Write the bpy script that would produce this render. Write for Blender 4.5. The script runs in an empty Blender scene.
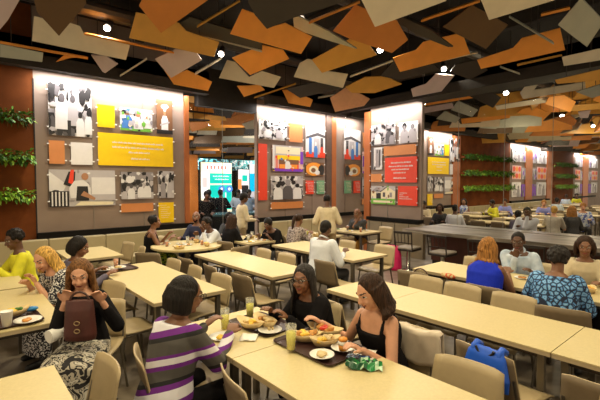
import bpy, bmesh, math, random
from mathutils import Vector, Matrix
C = bpy.context.scene.collection
S = bpy.context.scene
PI = math.pi
random.seed(7)
# ---------------------------------------------------------------- camera, world, light, exposure
FPX, CAMH = 407.0, 1.86
RT = Vector((0.75909, -0.65099, 0.0)); UP = Vector((0.02717, 0.03168, 0.99913)); FW = Vector((0.65042, 0.75843, -0.04173))
cam_d = bpy.data.cameras.new('camera'); cam = bpy.data.objects.new('camera', cam_d); C.objects.link(cam)
m = Matrix((RT, UP, -FW)).transposed().to_4x4(); m.translation = Vector((0, 0, CAMH)); cam.matrix_world = m
cam_d.sensor_width = 36; cam_d.lens = FPX / 600 * 36; cam_d.clip_start = .05; cam_d.clip_end = 200
S.camera = cam
S.view_settings.view_transform = 'Standard'; S.view_settings.look = 'None'; S.view_settings.gamma = 1
S.view_settings.use_curve_mapping = False
S.view_settings.exposure = 0.0
W = bpy.data.worlds.new('World'); S.world = W; W.use_nodes = True
W.node_tree.nodes['Background'].inputs[0].default_value = (1, .79, .52, 1)
W.node_tree.nodes['Background'].inputs[1].default_value = .80

def ray(u, v): return RT * (u - 300) + UP * (200 - v) + FW * FPX
def on_z(u, v, z):
    r = ray(u, v); return r * ((z - CAMH) / r.z) + Vector((0, 0, CAMH))
def on_x(u, v, x):
    r = ray(u, v); return r * (x / r.x) + Vector((0, 0, CAMH))
def on_y(u, v, y):
    r = ray(u, v); return r * (y / r.y) + Vector((0, 0, CAMH))

def lamp(kind, name, loc, energy, color=(1, .84, .62), size=.1, target=None, size_y=None, angle=150, blend=.8):
    d = bpy.data.lights.new(name, kind); d.energy = energy; d.color = color
    if kind == 'AREA':
        d.size = size
        if size_y: d.shape = 'RECTANGLE'; d.size_y = size_y
    else:
        d.shadow_soft_size = size
    if kind == 'SPOT': d.spot_size = math.radians(angle); d.spot_blend = blend
    o = bpy.data.objects.new(name, d); C.objects.link(o); o.location = loc
    if target is not None:
        o.rotation_euler = (Vector(target) - Vector(loc)).to_track_quat('-Z', 'Y').to_euler()
    return o
WARM = (1, .85, .54)
SPOT_E = 118
for x, y in ((1.0, 2.6), (2.6, 1.2), (2.5, 4.2), (4.1, 2.9), (4.6, .6), (.6, 5.2), (3.9, 5.9), (5.9, 4.2), (6.6, 1.6), (1.9, 7.2), (6.6, 6.9), (-.9, 3.2), (.7, .9)):
    lamp('SPOT', 'room_downlight', (x, y, 3.62), SPOT_E, WARM, .12, (x, y, 0))
for x, y in ((10.6, 5.4), (12.6, 2.8), (13.6, 6.6), (15.6, 4.4), (17.6, 6.8), (19, 4), (22, 6.6), (24.5, 4.2), (28, 6.8), (33, 6.8)):
    lamp('SPOT', 'far_room_downlight', (x, y, 3.7), SPOT_E * 1.25, WARM, .12, (x, y, 0))
for x, y in ((5.6, 10.4), (7, 13)):
    lamp('SPOT', 'back_room_downlight', (x, y, 3.5), SPOT_E * 1.6, (.85, .95, 1), .12, (x, y, 0))
for x, y in ((11.4, 3.4), (14.6, 5.6), (18, 4.6), (22, 6), (27, 6.4)):
    lamp('POINT', 'far_room_fill', (x, y, 3.1), 24, WARM, .025)  # added fill points that light the far slabs from below
for x, y, z in ((4.3, 9.3, 2.0), (7.6, 11.6, 3.0), (9.4, 13.2, 3.0), (8.4, 17, 2.9), (12.5, 22, 2.9)):
    lamp('POINT', 'back_room_fill', (x, y, z), 70, (1, .92, .8), .025)  # unseen fills added to brighten the back room slabs, one behind the display wall
# wash lights recessed over the display walls
WASH = 60
def wash(x0, x1, e=1.0, y=8.65):
    lamp('AREA', 'wall_wash', ((x0 + x1) / 2, y - .24, 3.83), WASH * e * (x1 - x0) / 2, (1, .95, .9), x1 - x0, ((x0 + x1) / 2, y - .02, 2.5), .06)
wash(1.2, 4.1); wash(6.0, 8.6); wash(8.85, 9.8, .9); wash(13.3, 15.7); wash(21.3, 26.2, .9); wash(31.1, 36, .9)
lamp('AREA', 'wall_wash', (8.51, 6.5, 3.83), WASH * .85, (1, .95, .9), 1.6, (8.73, 6.5, 2.5), .06)

# ---------------------------------------------------------------- helpers
MATS = {}
def new_mat(name):
    mt = bpy.data.materials.new(name); mt.use_nodes = True
    return mt, mt.node_tree.nodes, mt.node_tree.links, mt.node_tree.nodes['Principled BSDF']
def mat(name, col, rough=.6, metal=0, var=.12, scale=12, emit=0, spec=.5, alpha=1, bump=0):
    """one plain procedural material: colour broken up with a little noise"""
    if name in MATS: return MATS[name]
    mt, N, L, b = new_mat(name)
    b.inputs['Roughness'].default_value = rough; b.inputs['Metallic'].default_value = metal
    b.inputs['Specular IOR Level'].default_value = spec
    c = (*col, 1)
    if var > 0:
        tc = N.new('ShaderNodeTexCoord'); nz = N.new('ShaderNodeTexNoise'); nz.inputs['Scale'].default_value = scale; nz.inputs['Detail'].default_value = 4
        rp = N.new('ShaderNodeValToRGB')
        rp.color_ramp.elements[0].position = .3; rp.color_ramp.elements[1].position = .7
        rp.color_ramp.elements[0].color = (*[k * (1 - var) for k in col], 1); rp.color_ramp.elements[1].color = (*[min(1, k * (1 + var)) for k in col], 1)
        L.new(tc.outputs['Object'], nz.inputs['Vector']); L.new(nz.outputs['Fac'], rp.inputs[0]); L.new(rp.outputs[0], b.inputs['Base Color'])
        if bump:
            bp = N.new('ShaderNodeBump'); bp.inputs['Strength'].default_value = bump; bp.inputs['Distance'].default_value = .02
            L.new(nz.outputs['Fac'], bp.inputs['Height']); L.new(bp.outputs[0], b.inputs['Normal'])
    else: b.inputs['Base Color'].default_value = c
    if emit:
        b.inputs['Emission Color'].default_value = c; b.inputs['Emission Strength'].default_value = emit
    if alpha < 1: b.inputs['Alpha'].default_value = alpha
    MATS[name] = mt; return mt
def ramp_mat(name, kind, scale, stops, rough=.8, detail=2, interp='CONSTANT', rot=(0, 0, 0), sc=(1, 1, 1), dist=0.0):
    """patterned material: noise / voronoi / wave texture through a colour ramp"""
    if name in MATS: return MATS[name]
    mt, N, L, b = new_mat(name); b.inputs['Roughness'].default_value = rough
    tc = N.new('ShaderNodeTexCoord'); mp = N.new('ShaderNodeMapping'); mp.inputs['Rotation'].default_value = rot; mp.inputs['Scale'].default_value = sc
    L.new(tc.outputs['Object'], mp.inputs['Vector'])
    if kind == 'noise': t = N.new('ShaderNodeTexNoise'); out = 'Fac'; t.inputs['Detail'].default_value = detail; t.inputs['Distortion'].default_value = dist
    elif kind == 'voronoi': t = N.new('ShaderNodeTexVoronoi'); out = 'Distance'
    elif kind == 'edge': t = N.new('ShaderNodeTexVoronoi'); t.feature = 'DISTANCE_TO_EDGE'; out = 'Distance'
    else: t = N.new('ShaderNodeTexWave'); t.bands_direction = 'Z'; t.wave_profile = 'SAW'; out = 'Fac'; t.inputs['Distortion'].default_value = dist; t.inputs['Detail'].default_value = detail; t.inputs['Detail Scale'].default_value = 1
    t.inputs['Scale'].default_value = scale
    L.new(mp.outputs[0], t.inputs['Vector'])
    r = N.new('ShaderNodeValToRGB'); r.color_ramp.interpolation = interp
    while len(r.color_ramp.elements) < len(stops): r.color_ramp.elements.new(.5)
    for e, (p, c) in zip(r.color_ramp.elements, stops): e.position = p; e.color = (*c, 1)
    L.new(t.outputs[out], r.inputs[0]); L.new(r.outputs[0], b.inputs['Base Color'])
    MATS[name] = mt; return mt

def obj(name, bm, mats, parent=None, smooth=False, kind=None, bevel=0):
    bmesh.ops.recalc_face_normals(bm, faces=bm.faces)
    me = bpy.data.meshes.new(name); bm.to_mesh(me); bm.free()
    for mt in (mats if isinstance(mats, (list, tuple)) else [mats]): me.materials.append(mt)
    if smooth: me.polygons.foreach_set('use_smooth', [True] * len(me.polygons))
    o = bpy.data.objects.new(name, me); C.objects.link(o)
    if parent: o.parent = parent
    if kind: o['kind'] = kind
    if bevel:
        md = o.modifiers.new('b', 'BEVEL'); md.width = bevel; md.segments = 2; md.limit_method = 'ANGLE'
    return o
def struct(name, bm, mats, **k): return obj(name, bm, mats, kind='structure', **k)
def thing(name, label, cat, loc=(0, 0, 0), rz=0, group=None):
    o = bpy.data.objects.new(name, None); C.objects.link(o); o.location = loc; o.rotation_euler = (0, 0, rz)
    o.empty_display_size = .05
    return tag(o, label, cat, group)
def tag(o, label, cat, group=None):
    o['label'] = label; o['category'] = cat
    if group: o['group'] = group
    return o
def dup(root, loc, rz, label, group=None):
    r = root.copy(); C.objects.link(r); r.location = loc; r.rotation_euler = (0, 0, rz); r['label'] = label
    if group: r['group'] = group
    def rec(a, b):
        for ch in a.children:
            c = ch.copy(); C.objects.link(c); c.parent = b; rec(ch, c)
    rec(root, r); return r
def box(bm, a, b, mi=0, M=None):
    x0, y0, z0 = a; x1, y1, z1 = b
    vs = [Vector(p) for p in ((x0, y0, z0), (x1, y0, z0), (x1, y1, z0), (x0, y1, z0), (x0, y0, z1), (x1, y0, z1), (x1, y1, z1), (x0, y1, z1))]
    if M: vs = [M @ v for v in vs]
    v = [bm.verts.new(p) for p in vs]
    for f in ((0, 3, 2, 1), (4, 5, 6, 7), (0, 1, 5, 4), (1, 2, 6, 5), (2, 3, 7, 6), (3, 0, 4, 7)):
        bm.faces.new([v[i] for i in f]).material_index = mi
    return bm
def B(*a, **k): return box(bmesh.new(), *a, **k)
def frame_of(d):
    d = Vector(d).normalized(); a = Vector((0, 0, 1)) if abs(d.z) < .95 else Vector((1, 0, 0))
    s = d.cross(a).normalized(); return s, s.cross(d).normalized()
def tube(bm, pts, r, n=8, mi=0, closed=True):
    pts = [Vector(p) for p in pts]; rs = r if isinstance(r, (list, tuple)) else [r] * len(pts)
    rings = []; s = None
    for i, p in enumerate(pts):
        d = (pts[min(i + 1, len(pts) - 1)] - pts[max(i - 1, 0)]).normalized()
        if s is None: s, t = frame_of(d)
        else:
            s = (s - d * s.dot(d)).normalized(); t = s.cross(d)
        t = s.cross(d)
        rings.append([bm.verts.new(p + (s * math.cos(2 * PI * k / n) + t * math.sin(2 * PI * k / n)) * rs[i]) for k in range(n)])
    for a, b in zip(rings, rings[1:]):
        for k in range(n): bm.faces.new((a[k], a[(k + 1) % n], b[(k + 1) % n], b[k])).material_index = mi
    if closed:
        bm.faces.new(rings[0][::-1]).material_index = mi; bm.faces.new(rings[-1]).material_index = mi
    return bm
def T(*a, **k): return tube(bmesh.new(), *a, **k)
def lathe(bm, prof, n=20, c=(0, 0, 0), mi=0):
    c = Vector(c); rings = []
    for r, z in prof:
        if r < 1e-5: rings.append([bm.verts.new(c + Vector((0, 0, z)))])
        else: rings.append([bm.verts.new(c + Vector((r * math.cos(2 * PI * k / n), r * math.sin(2 * PI * k / n), z))) for k in range(n)])
    for a, b in zip(rings, rings[1:]):
        for k in range(n):
            p = [a[k % len(a)], a[(k + 1) % len(a)], b[(k + 1) % len(b)], b[k % len(b)]]
            q = []
            for v in p:
                if v not in q: q.append(v)
            if len(q) > 2: bm.faces.new(q).material_index = mi
    return bm
def prism(bm, pts, off, mi=0, side=None):
    """flat polygon (3-D points) extruded by vector off"""
    off = Vector(off); a = [bm.verts.new(Vector(p)) for p in pts]; b = [bm.verts.new(Vector(p) + off) for p in pts]
    bm.faces.new(a).material_index = mi; bm.faces.new(b[::-1]).material_index = mi if side is None else side
    n = len(pts)
    for i in range(n): bm.faces.new((a[i], b[i], b[(i + 1) % n], a[(i + 1) % n])).material_index = mi if side is None else side
    return bm
def ellipsoid(bm, c, r, M=None, n=12, mi=0):
    R = bmesh.ops.create_uvsphere(bm, u_segments=n, v_segments=max(6, n * 2 // 3), radius=1)
    vs = R['verts']
    for v in vs:
        p = Vector((v.co.x * r[0], v.co.y * r[1], v.co.z * r[2]))
        if M: p = M @ p
        v.co = p + Vector(c)
    if mi:
        for f in {f for v in vs for f in v.link_faces}: f.material_index = mi
    return bm
def cap(bm, p0, p1, r0, r1, n=10):
    """tapered limb with rounded ends"""
    p0, p1 = Vector(p0), Vector(p1); d = p1 - p0
    if d.length < 1e-5: return ellipsoid(bm, p0, (r0,) * 3)
    tube(bm, [p0, p1], [r0, r1], n)
    ellipsoid(bm, p0, (r0,) * 3, n=8); ellipsoid(bm, p1, (r1,) * 3, n=8)
    return bm
def remesh(name, bm, mats, parent, vox=.01, sm=2, origin=None):
    bmesh.ops.recalc_face_normals(bm, faces=bm.faces)
    me = bpy.data.meshes.new('tmp'); bm.to_mesh(me); bm.free()
    o = bpy.data.objects.new(name, me); C.objects.link(o)
    md = o.modifiers.new('r', 'REMESH'); md.mode = 'VOXEL'; md.voxel_size = vox; md.use_smooth_shade = True
    m2 = o.modifiers.new('s', 'SMOOTH'); m2.iterations = sm; m2.factor = .5
    dg = bpy.context.evaluated_depsgraph_get(); ev = o.evaluated_get(dg)
    nm = bpy.data.meshes.new_from_object(ev)
    o.modifiers.clear(); o.data = nm; bpy.data.meshes.remove(me); nm.name = name
    nm.materials.clear()
    for mt in (mats if isinstance(mats, (list, tuple)) else [mats]): nm.materials.append(mt)
    nm.polygons.foreach_set('material_index', [0] * len(nm.polygons))
    if parent: o.parent = parent
    return o

# ---------------------------------------------------------------- materials
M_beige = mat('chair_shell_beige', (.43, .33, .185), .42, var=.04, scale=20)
M_shellback = mat('chair_shell_outer_shaded', (.20, .145, .085), .5, var=.06, scale=20)  # same shell darkened: shade on the outer faces put into the colour
M_table = mat('laminate_cream', (.60, .49, .25), .42, var=.05, scale=60)
M_edge = mat('laminate_edge', (.42, .33, .20), .5, var=.05)
M_steel = mat('grey_steel', (.17, .15, .12), .36, .8, var=.05)
M_dark = mat('dark_steel', (.045, .035, .03), .4, .5, var=.1)
M_black = mat('black_plastic', (.012, .011, .011), .5, var=.1)
M_white = mat('white_matte', (.82, .80, .76), .6, var=.03)
M_offw = mat('paper_white', (.78, .75, .68), .7, var=.04)
M_taupe = ramp_mat('display_wall_fabric', 'noise', 2.2, [(.3, (.25, .18, .145)), (.7, (.30, .22, .175))], .55, interp='LINEAR')
M_copper = mat('copper_trim', (.42, .13, .04), .38, .35, var=.12, scale=3)
M_brown = mat('rust_brown_wall', (.15, .044, .012), .85, var=.25, scale=2.5, spec=.1)
M_soff = mat('soffit_dark', (.018, .013, .010), .8, var=.2)
M_ceil = mat('ceiling_black', (.012, .010, .009), .9, var=.2)
M_ledge = mat('ledge_black', (.008, .007, .006), .6, var=.1, spec=.1)
M_banq = mat('banquette_vinyl', (.40, .33, .19), .5, var=.06, scale=4)
M_wains = mat('wainscot_tan', (.25, .20, .13), .5, var=.08, scale=3)
ORANGE, OCHRE, CREAM, MAUVE, BROWN, CHAR, SAGE, RUST = [mat(n, c, .55, var=.06, scale=5) for n, c in (
    ('slab_orange', (.80, .31, .045)), ('slab_ochre', (.62, .31, .05)), ('slab_cream', (.68, .60, .46)), ('slab_mauve', (.52, .42, .44)),
    ('slab_brown', (.10, .05, .016)), ('slab_charcoal', (.035, .026, .02)), ('slab_sage', (.40, .41, .35)), ('slab_rust', (.52, .18, .03)))]
# floor: mottled stained concrete with joints
mt, N, L, b = new_mat('stained_concrete'); M_floor = mt
tc = N.new('ShaderNodeTexCoord'); n1 = N.new('ShaderNodeTexNoise'); n1.inputs['Scale'].default_value = 2.2; n1.inputs['Detail'].default_value = 8; n1.inputs['Distortion'].default_value = .6
r1 = N.new('ShaderNodeValToRGB'); r1.color_ramp.elements[0].position = .35; r1.color_ramp.elements[1].position = .7
r1.color_ramp.elements[0].color = (.10, .075, .05, 1); r1.color_ramp.elements[1].color = (.30, .25, .19, 1)
L.new(tc.outputs['Object'], n1.inputs['Vector']); L.new(n1.outputs['Fac'], r1.inputs[0]); L.new(r1.outputs[0], b.inputs['Base Color'])
b.inputs['Roughness'].default_value = .38

# ---------------------------------------------------------------- the setting
YL, XR, TOP = 8.65, 8.75, 3.70
struct('floor', B((-4, -3, -.1), (42, 34, 0)), M_floor)
struct('ceiling', B((-4, -3, 5.0), (42, 34, 5.1)), M_ceil)
def wall(name, x0, x1, z0, z1, mt, y=YL, th=.12): return struct(name, B((x0, y, z0), (x1, y + th, z1)), mt)
# left wall line: rust wall, display wall, mirror gap, display wall, and its reflection built on past the counter
wall('wall_left', -4, 1.16, 0, 5, M_brown)
wall('wall_left', 1.16, 3.99, 0, 5, M_taupe)
wall('wall_back', 5.97, 8.76, 0, 5, M_taupe)
wall('wall_back', 8.80, 10.4, 0, 5, M_taupe); wall('wall_back', 10.4, 13.3, 0, 5, M_taupe)
wall('wall_back', 13.3, 15.62, 0, 5, M_taupe); wall('wall_back', 16.2, 21.25, 0, 5, M_brown)
wall('wall_back', 21.25, 27.1, 0, 5, M_taupe); wall('wall_back', 27.1, 31.1, 0, 5, M_brown); wall('wall_back', 31.1, 42, 0, 5, M_taupe)
def trim(n, x0, x1, y0=YL - .06, y1=YL + .13, z0=.0, z1=TOP + .1, mt=M_copper): struct('trim_%d' % n, B((x0, y0, z0), (x1, y1, z1)), mt)
trim(1, 1.15, 1.17, z1=3.72, y0=YL-.01, mt=M_soff); trim(2, 3.99, 4.09); trim(3, 8.62, 8.76); trim(4, 8.76, 8.80); trim(5, 15.62, 16.2); trim(6, 23.1, 24.0); trim(7, 26.2, 27.1); trim(8, 33.0, 34.2)
struct('trim_9', B((8.40, YL - .05, 0), (8.62, YL + .1, 4)), mat('pillar_dark', (.10, .06, .045), .4))
# right wall: display wall standing at right angles, wainscot under it
struct('wall_right', B((XR, 5.64, 0), (XR + .1, 7.24, 5)), M_taupe)
struct('trim_10', B((XR - .05, 7.22, 0), (XR + .14, 7.42, TOP + .1)), M_copper)
struct('wall_right', B((XR - .12, 5.50, 0), (XR, 7.24, .84)), M_wains)
for k in range(4): struct('trim_11', B((XR - .126, 5.9 + k * .42, .02), (XR - .118, 5.91 + k * .42, .83)), M_ledge)
struct('trim_12', B((XR - .14, 5.62, .86), (XR + .1, 7.26, .95)), M_ledge)
# black ledges below the display walls, dark soffits above
for n, (a, c) in enumerate(((1.16, 4.2), (5.97, 8.6), (8.9, 10.2), (13.3, 15.7), (21.25, 26.6), (31.1, 36))):
    struct('trim_%d' % (13 + n), B((a, YL - .1, .86), (c, YL, .96)), M_ledge)
def soffit(a, c, y=YL):
    bm = B((a, y - .62, 3.78), (c, y - .42, 4.25)); box(bm, (a, y - .62, 3.99), (c, y, 4.25)); return bm
struct('trim_20', soffit(-4, 4.3), M_soff); struct('trim_21', soffit(5.9, XR - .1), M_soff); struct('trim_22', soffit(XR + .1, 42), M_soff)
struct('trim_23', B((4.3, YL - .1, 3.62), (5.9, YL + .1, 4.5)), M_soff)
bm = B((XR - .62, -3, 3.78), (XR - .42, YL - .65, 4.25)); box(bm, (XR - .62, -3, 3.99), (XR, YL - .65, 4.25)); box(bm, (XR - .42, -3, 3.80), (XR + .1, 5.6, 4.0)); struct('trim_24', bm, M_soff)
# back room built for the reflection in the mirror gap: side walls, amber wall end
struct('wall_far', B((-4, 33.5, 0), (42, 33.6, 5)), mat('far_wall_dark', (.03, .025, .022), .7))
struct('wall_far', B((4.4, 10.2, 0), (5.10, 10.4, 2.62)), mat('amber_wall', (.40, .13, .02), .5, var=.35, scale=1.5))
struct('trim_29', B((3.5, 13.6, 2.35), (9.5, 13.8, 2.75)), ramp_mat('far_band', 'noise', 5, [(0, (.02, .03, .03)), (.42, (.10, .42, .45)), (.52, (.75, .8, .8)), (.58, (.05, .2, .25))], .5))
# clear sheets in place of mirrors, their reflections built as rooms behind, thin joints
mt, N, L, b = new_mat('clear_glass'); M_glass = mt
tr = N.new('ShaderNodeBsdfTransparent'); gl = N.new('ShaderNodeBsdfGlossy'); gl.inputs['Roughness'].default_value = .02; mx = N.new('ShaderNodeMixShader'); mx.inputs[0].default_value = .007
L.new(tr.outputs[0], mx.inputs[1]); L.new(gl.outputs[0], mx.inputs[2]); L.new(mx.outputs[0], N['Material Output'].inputs['Surface'])
M_joint = mat('glass_joint', (.25, .23, .20), .4, var=.05)
struct('mirror_pane_1', B((4.09, YL + .02, .0), (5.97, YL + .03, TOP)), M_glass)
g = on_y(223, 180, YL); struct('trim_30', B((g.x - .004, YL + .01, 0), (g.x + .004, YL + .018, TOP)), M_joint)
struct('mirror_pane_2', B((XR + .02, -3, .9), (XR + .03, 5.64, 3.9)), M_glass)
struct('mirror_pane_3', B((XR + .02, 7.42, .9), (XR + .03, 8.34, 3.9)), M_glass)
for u in (458, 504, 552):
    g = on_x(u, 170, XR + .01); struct('trim_31', B((XR + .008, g.y - .004, .9), (XR + .016, g.y + .004, 3.78)), M_joint)
for u in (93, 143.5): 
    g = on_y(u, 170, YL); struct('trim_32', B((g.x - .003, YL - .012, .96), (g.x + .003, YL, 3.75)), M_joint)
for u in (285, 312, 345):
    g = on_y(u, 170, YL); struct('trim_32', B((g.x - .003, YL - .012, .96), (g.x + .003, YL, 3.75)), mat('panel_joint', (.16, .12, .09), .6))
for u in (388,): 
    g = on_x(u, 170, XR); struct('trim_33', B((XR - .012, g.y - .006, .96), (XR, g.y + .006, 3.75)), M_joint)
# dark beams, ducts under the ceiling
for k, x in enumerate((-2, .4, 2.8, 5.2, 7.6)):
    struct('trim_40', B((x, -3, 4.62), (x + .16, 8.2, 4.98)), M_soff)
for k, y in enumerate((1.2, 4.4, 7.4)):
    struct('trim_41', T([(-4, y, 4.72), (40, y, 4.72)], .13, 12), mat('duct_dark', (.05, .042, .038), .4, .4))

# banquettes
def banquette(x0, x1, label, y1=YL - .02):
    t = thing('banquette', label, 'bench', ((x0 + x1) / 2, y1 - .3, 0)); hw = (x1 - x0) / 2
    obj('base', B((-hw, -.28, 0), (hw, .3, .30)), M_dark, t)
    obj('seat', B((-hw, -.30, .30), (hw, .3, .45)), M_banq, t, bevel=.02)
    n = max(1, round(hw * 2 / 1.0))
    for k in range(n):
        a = -hw + 2 * hw * k / n; obj('backrest', B((a + .004, .14, .45), (a + 2 * hw / n - .004, .28, .85)), M_banq, t, bevel=.02)
banquette(-3.5, 4.2, 'long tan banquette under the display wall with the yellow quote board')
banquette(5.98, 8.55, 'tan banquette under the display wall with the tall red board')
banquette(13.0, 15.6, 'tan banquette at the far end of the room beyond the counter, under the yellow board')
banquette(16.2, 26.6, 'long tan banquette below the planted rust wall beyond the counter')

# ---------------------------------------------------------------- display boards
def poly2(bm, pts, mi, X, Y, O, d):
    vs = [bm.verts.new(O + X * p[0] + Y * p[1] + d) for p in pts]
    bm.faces.new(vs).material_index = mi
def circ(x, y, rx, ry=None, n=10): 
    ry = ry or rx; return [(x + rx * math.cos(2 * PI * k / n), y + ry * math.sin(2 * PI * k / n)) for k in range(n)]
def figure(x, y, h, body, head, hat=None, w=1.0):
    """a small printed person: coordinates in the print, h = height"""
    W_ = h * .2 * w
    out = [([(x - W_, y), (x + W_, y), (x + W_ * .95, y + h * .55), (x + W_ * .5, y + h * .72), (x - W_ * .5, y + h * .72), (x - W_ * .95, y + h * .55)], body), (circ(x, y + h * .84, h * .10, h * .13), head)]
    if hat: out.append(([(x - h * .1, y + h * .9), (x + h * .1, y + h * .9), (x + h * .13, y + h * 1.08), (x - h * .13, y + h * 1.08)], hat))
    return out
PC = dict(k=(.015, .013, .014), d=(.09, .08, .085), g=(.30, .27, .28), l=(.48, .44, .45), w=(.74, .71, .70), y=(.90, .58, .0), o=(.62, .23, .07), r=(.80, .055, .02),
          s=(.42, .20, .10), b=(.06, .20, .52), e=(.16, .42, .05), c=(.80, .70, .48), n=(.20, .09, .04), t=(.0, .45, .36), u=(.20, .04, .5), a=(.0, .45, .75), f=(.16, .36, .20), p=(.75, .45, .42), j=(.85, .30, .03))
def pm(k): return mat('print_' + k, PC[k], .45, var=.03)
def board(surface, tl, br, base, shapes=(), label='', side='l', kind='photo', mirror=False, clips=True):
    """one flat board standing off the wall; shapes are printed in unit coordinates"""
    if surface == 'L':
        a = on_y(*tl, YL - .05); c = on_y(*br, YL - .05)
        x0, x1 = a.x, c.x
        if mirror: x0, x1 = 2 * XR - a.x, 2 * XR - c.x
        O = Vector((x0, YL - .05, c.z)); X = Vector((x1 - x0, 0, 0)); nrm = Vector((0, -1, 0))
    elif surface == 'X':
        a = on_x(*tl, XR - .05); c = on_x(*br, XR - .05)
        O = Vector((XR - .05, a.y, c.z)); X = Vector((0, c.y - a.y, 0)); nrm = Vector((-1, 0, 0))
    else:
        O, X, nrm, hh = surface; a = Vector((0, 0, O.z + hh)); c = O
    Y = Vector((0, 0, a.z - c.z))
    ctr = O + X / 2 + Y / 2
    t = thing('display_board', label, 'picture' if kind == 'photo' else 'sign', ctr)
    bm = bmesh.new(); o_ = O - ctr
    prism(bm, [o_, o_ + X, o_ + X + Y, o_ + Y], nrm * -.02)
    obj('panel', bm, pm(base), t)
    if shapes:
        keys = sorted({s[1] for s in shapes}); bm = bmesh.new()
        for i, (pts, k) in enumerate(shapes):
            pts = [(min(1, max(0, p[0])), min(1, max(0, p[1]))) for p in pts]
            q = []
            for p in pts:
                if not q or (abs(p[0] - q[-1][0]) + abs(p[1] - q[-1][1])) > 1e-6: q.append(p)
            if len(q) < 3: continue
            poly2(bm, q, keys.index(k), X, Y, o_, nrm * (.0015 + .00025 * i))
        me = bpy.data.meshes.new('print'); bm.to_mesh(me); bm.free()
        for k in keys: me.materials.append(pm(k))
        pr = bpy.data.objects.new('lettering' if kind == 'sign' else 'print', me); C.objects.link(pr); pr.parent = t
    if clips:
        for sx in (0, 1):
            for sz in (.15, .85):
                p = o_ + X * sx + Y * sz; d = X.normalized() * (.03 if sx else -.03)
                obj('standoff', T([p + nrm * .012, p + nrm * .012 + d], .012, 6), M_white, t)
    return t
def words(x0, x1, y, h, k='w', seed=0, n=None):
    """a line of tiny lettering: strokes grouped as words"""
    R = random.Random(seed); out = []; x = x0; cw = h * .42 * ASP[0]
    while x < x1 - cw:
        for j in range(R.randint(3, 7)):
            if x > x1 - cw: break
            hh = h * R.choice((.7, .7, 1)); out.append(([(x, y), (x + cw * .75, y), (x + cw * .75, y + hh), (x, y + hh)], k)); x += cw
        x += cw * .8
    return out
ASP = [1.0]
def rect(x0, y0, x1, y1, k): return ([(x0, y0), (x1, y0), (x1, y1), (x0, y1)], k)
def noisepic(seed, n, keys, r=.12):
    R = random.Random(seed); out = []
    for i in range(n):
        x, y = R.random(), R.random(); w, h = r * R.uniform(.3, 1), r * R.uniform(.4, 1.6); a = R.uniform(0, 3)
        out.append(([(x + w * math.cos(a + t), y + h * math.sin(a + t * 1.0)) for t in (0, 1.3, 2.4, 3.6, 5.1)], R.choice(keys)))
    return out
LW = []   # left wall boards, also seen past the counter
sh = [rect(0, 0, 1, .5, 'g'), rect(0, .0, 1, .12, 'l')] + noisepic(1, 60, 'kkkdlw', .11) + figure(.3, .12, .72, 'w', 'd', w=1.1) + figure(.55, .2, .62, 'l', 'd') + figure(.72, 0, .5, 'w', 'k') + figure(.92, .05, .5, 'w', 'k') + [rect(.42, .0, .5, .3, 'k')]
LW.append(((47.5, 81.5), (92, 137.5), 'w', sh, 'black and white photo of kitchen workers, top left of the left wall', 'photo'))
LW.append(((97, 104), (115, 128), 'y', [], 'small plain yellow square board at the top of the left wall', 'sign'))
sh = [rect(0, 0, 1, .25, 'e'), rect(.3, .2, 1, .5, 'l')] + figure(.2, .1, .8, 'b', 's', 'b') + figure(.55, .1, .75, 'w', 's', 'e') + figure(.85, .15, .6, 'w', 's') + noisepic(3, 34, 'ewclkg', .08)
LW.append(((120, 107), (152.5, 132.5), 'w', sh, 'colour photo of cooks in blue and white preparing greens', 'photo'))
sh = figure(.5, .0, .74, 'w', 's', 'w', 1.5) + [rect(0, 0, 1, .12, 'k'), (circ(.5, .80, .24, .07), 'w'), ([(.2, .28), (.8, .38), (.8, .33), (.2, .23)], 'l')]
LW.append(((156.5, 98.8), (172.7, 134.7), 'n', sh, 'tall colour portrait of a chef in whites with folded arms', 'photo'))
LW.append(((48.7, 140), (65, 164), 'o', [], 'plain orange square board left of the white square on the left wall', 'sign'))
LW.append(((70.8, 142), (92.7, 165), 'w', [], 'plain white square board on the left wall', 'sign'))
ASP[0] = .42
sh = []
for i, (a, c, y) in enumerate(((.17, .85, .70), (.17, .86, .55), (.37, .66, .40), (.40, .66, .20))): sh += words(a, c, y, .055, 'w', 10 + i)
LW.append(((97.8, 132), (173.3, 167), 'y', sh, 'large yellow quote board with centred lines of white lettering', 'sign'))
sh = [rect(0, .5, 1, 1, 'l'), ([(.0, .95), (.25, .6), (.1, .1), (0, .1)], 'w'), rect(0, 0, .28, .42, 'k')] + noisepic(7, 14, 'wgk', .06)[:12] + [rect(.03 + .05 * i, .02, .05 + .05 * i, .4, 'w') for i in range(5)] + [([(.2, .6), (.28, .95), (.38, .95), (.36, .5)], 'k'), ([(.27, .65), (.31, 1), (.36, 1), (.34, .6)], 'r')] + \
     [rect(.62, .3, 1, .8, 'w'), rect(.62, .15, 1, .32, 'l'), ([(.36, .02), (.95, .02), (.97, .10), (.45, .13)], 'c')] + [([(.30, .22), (.62, .25), (.58, .6), (.5, .72), (.36, .70), (.28, .5)], 'w'), ([(.38, .15), (.58, .15), (.56, .55), (.40, .55)], 'k'), (circ(.52, .82, .055, .1), 's'), ([(.45, .3), (.66, .16), (.68, .22), (.5, .42)], 's')]
LW.append(((48.7, 169.3), (115.5, 205), 'l', sh, 'large photo of a cook in a dark apron at a board', 'photo'))
sh = [rect(0, 0, 1, .25, 'l'), rect(0, .7, 1, 1, 'g')] + noisepic(8, 40, 'kklgw', .09) + [(circ(.25, .72, .11, .14), 'w')] + figure(.3, 0, .55, 'w', 'd') + figure(.6, .05, .55, 'w', 'd') + figure(.8, .05, .6, 'w', 'd') + figure(.1, 0, .4, 'l', 'k')
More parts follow.
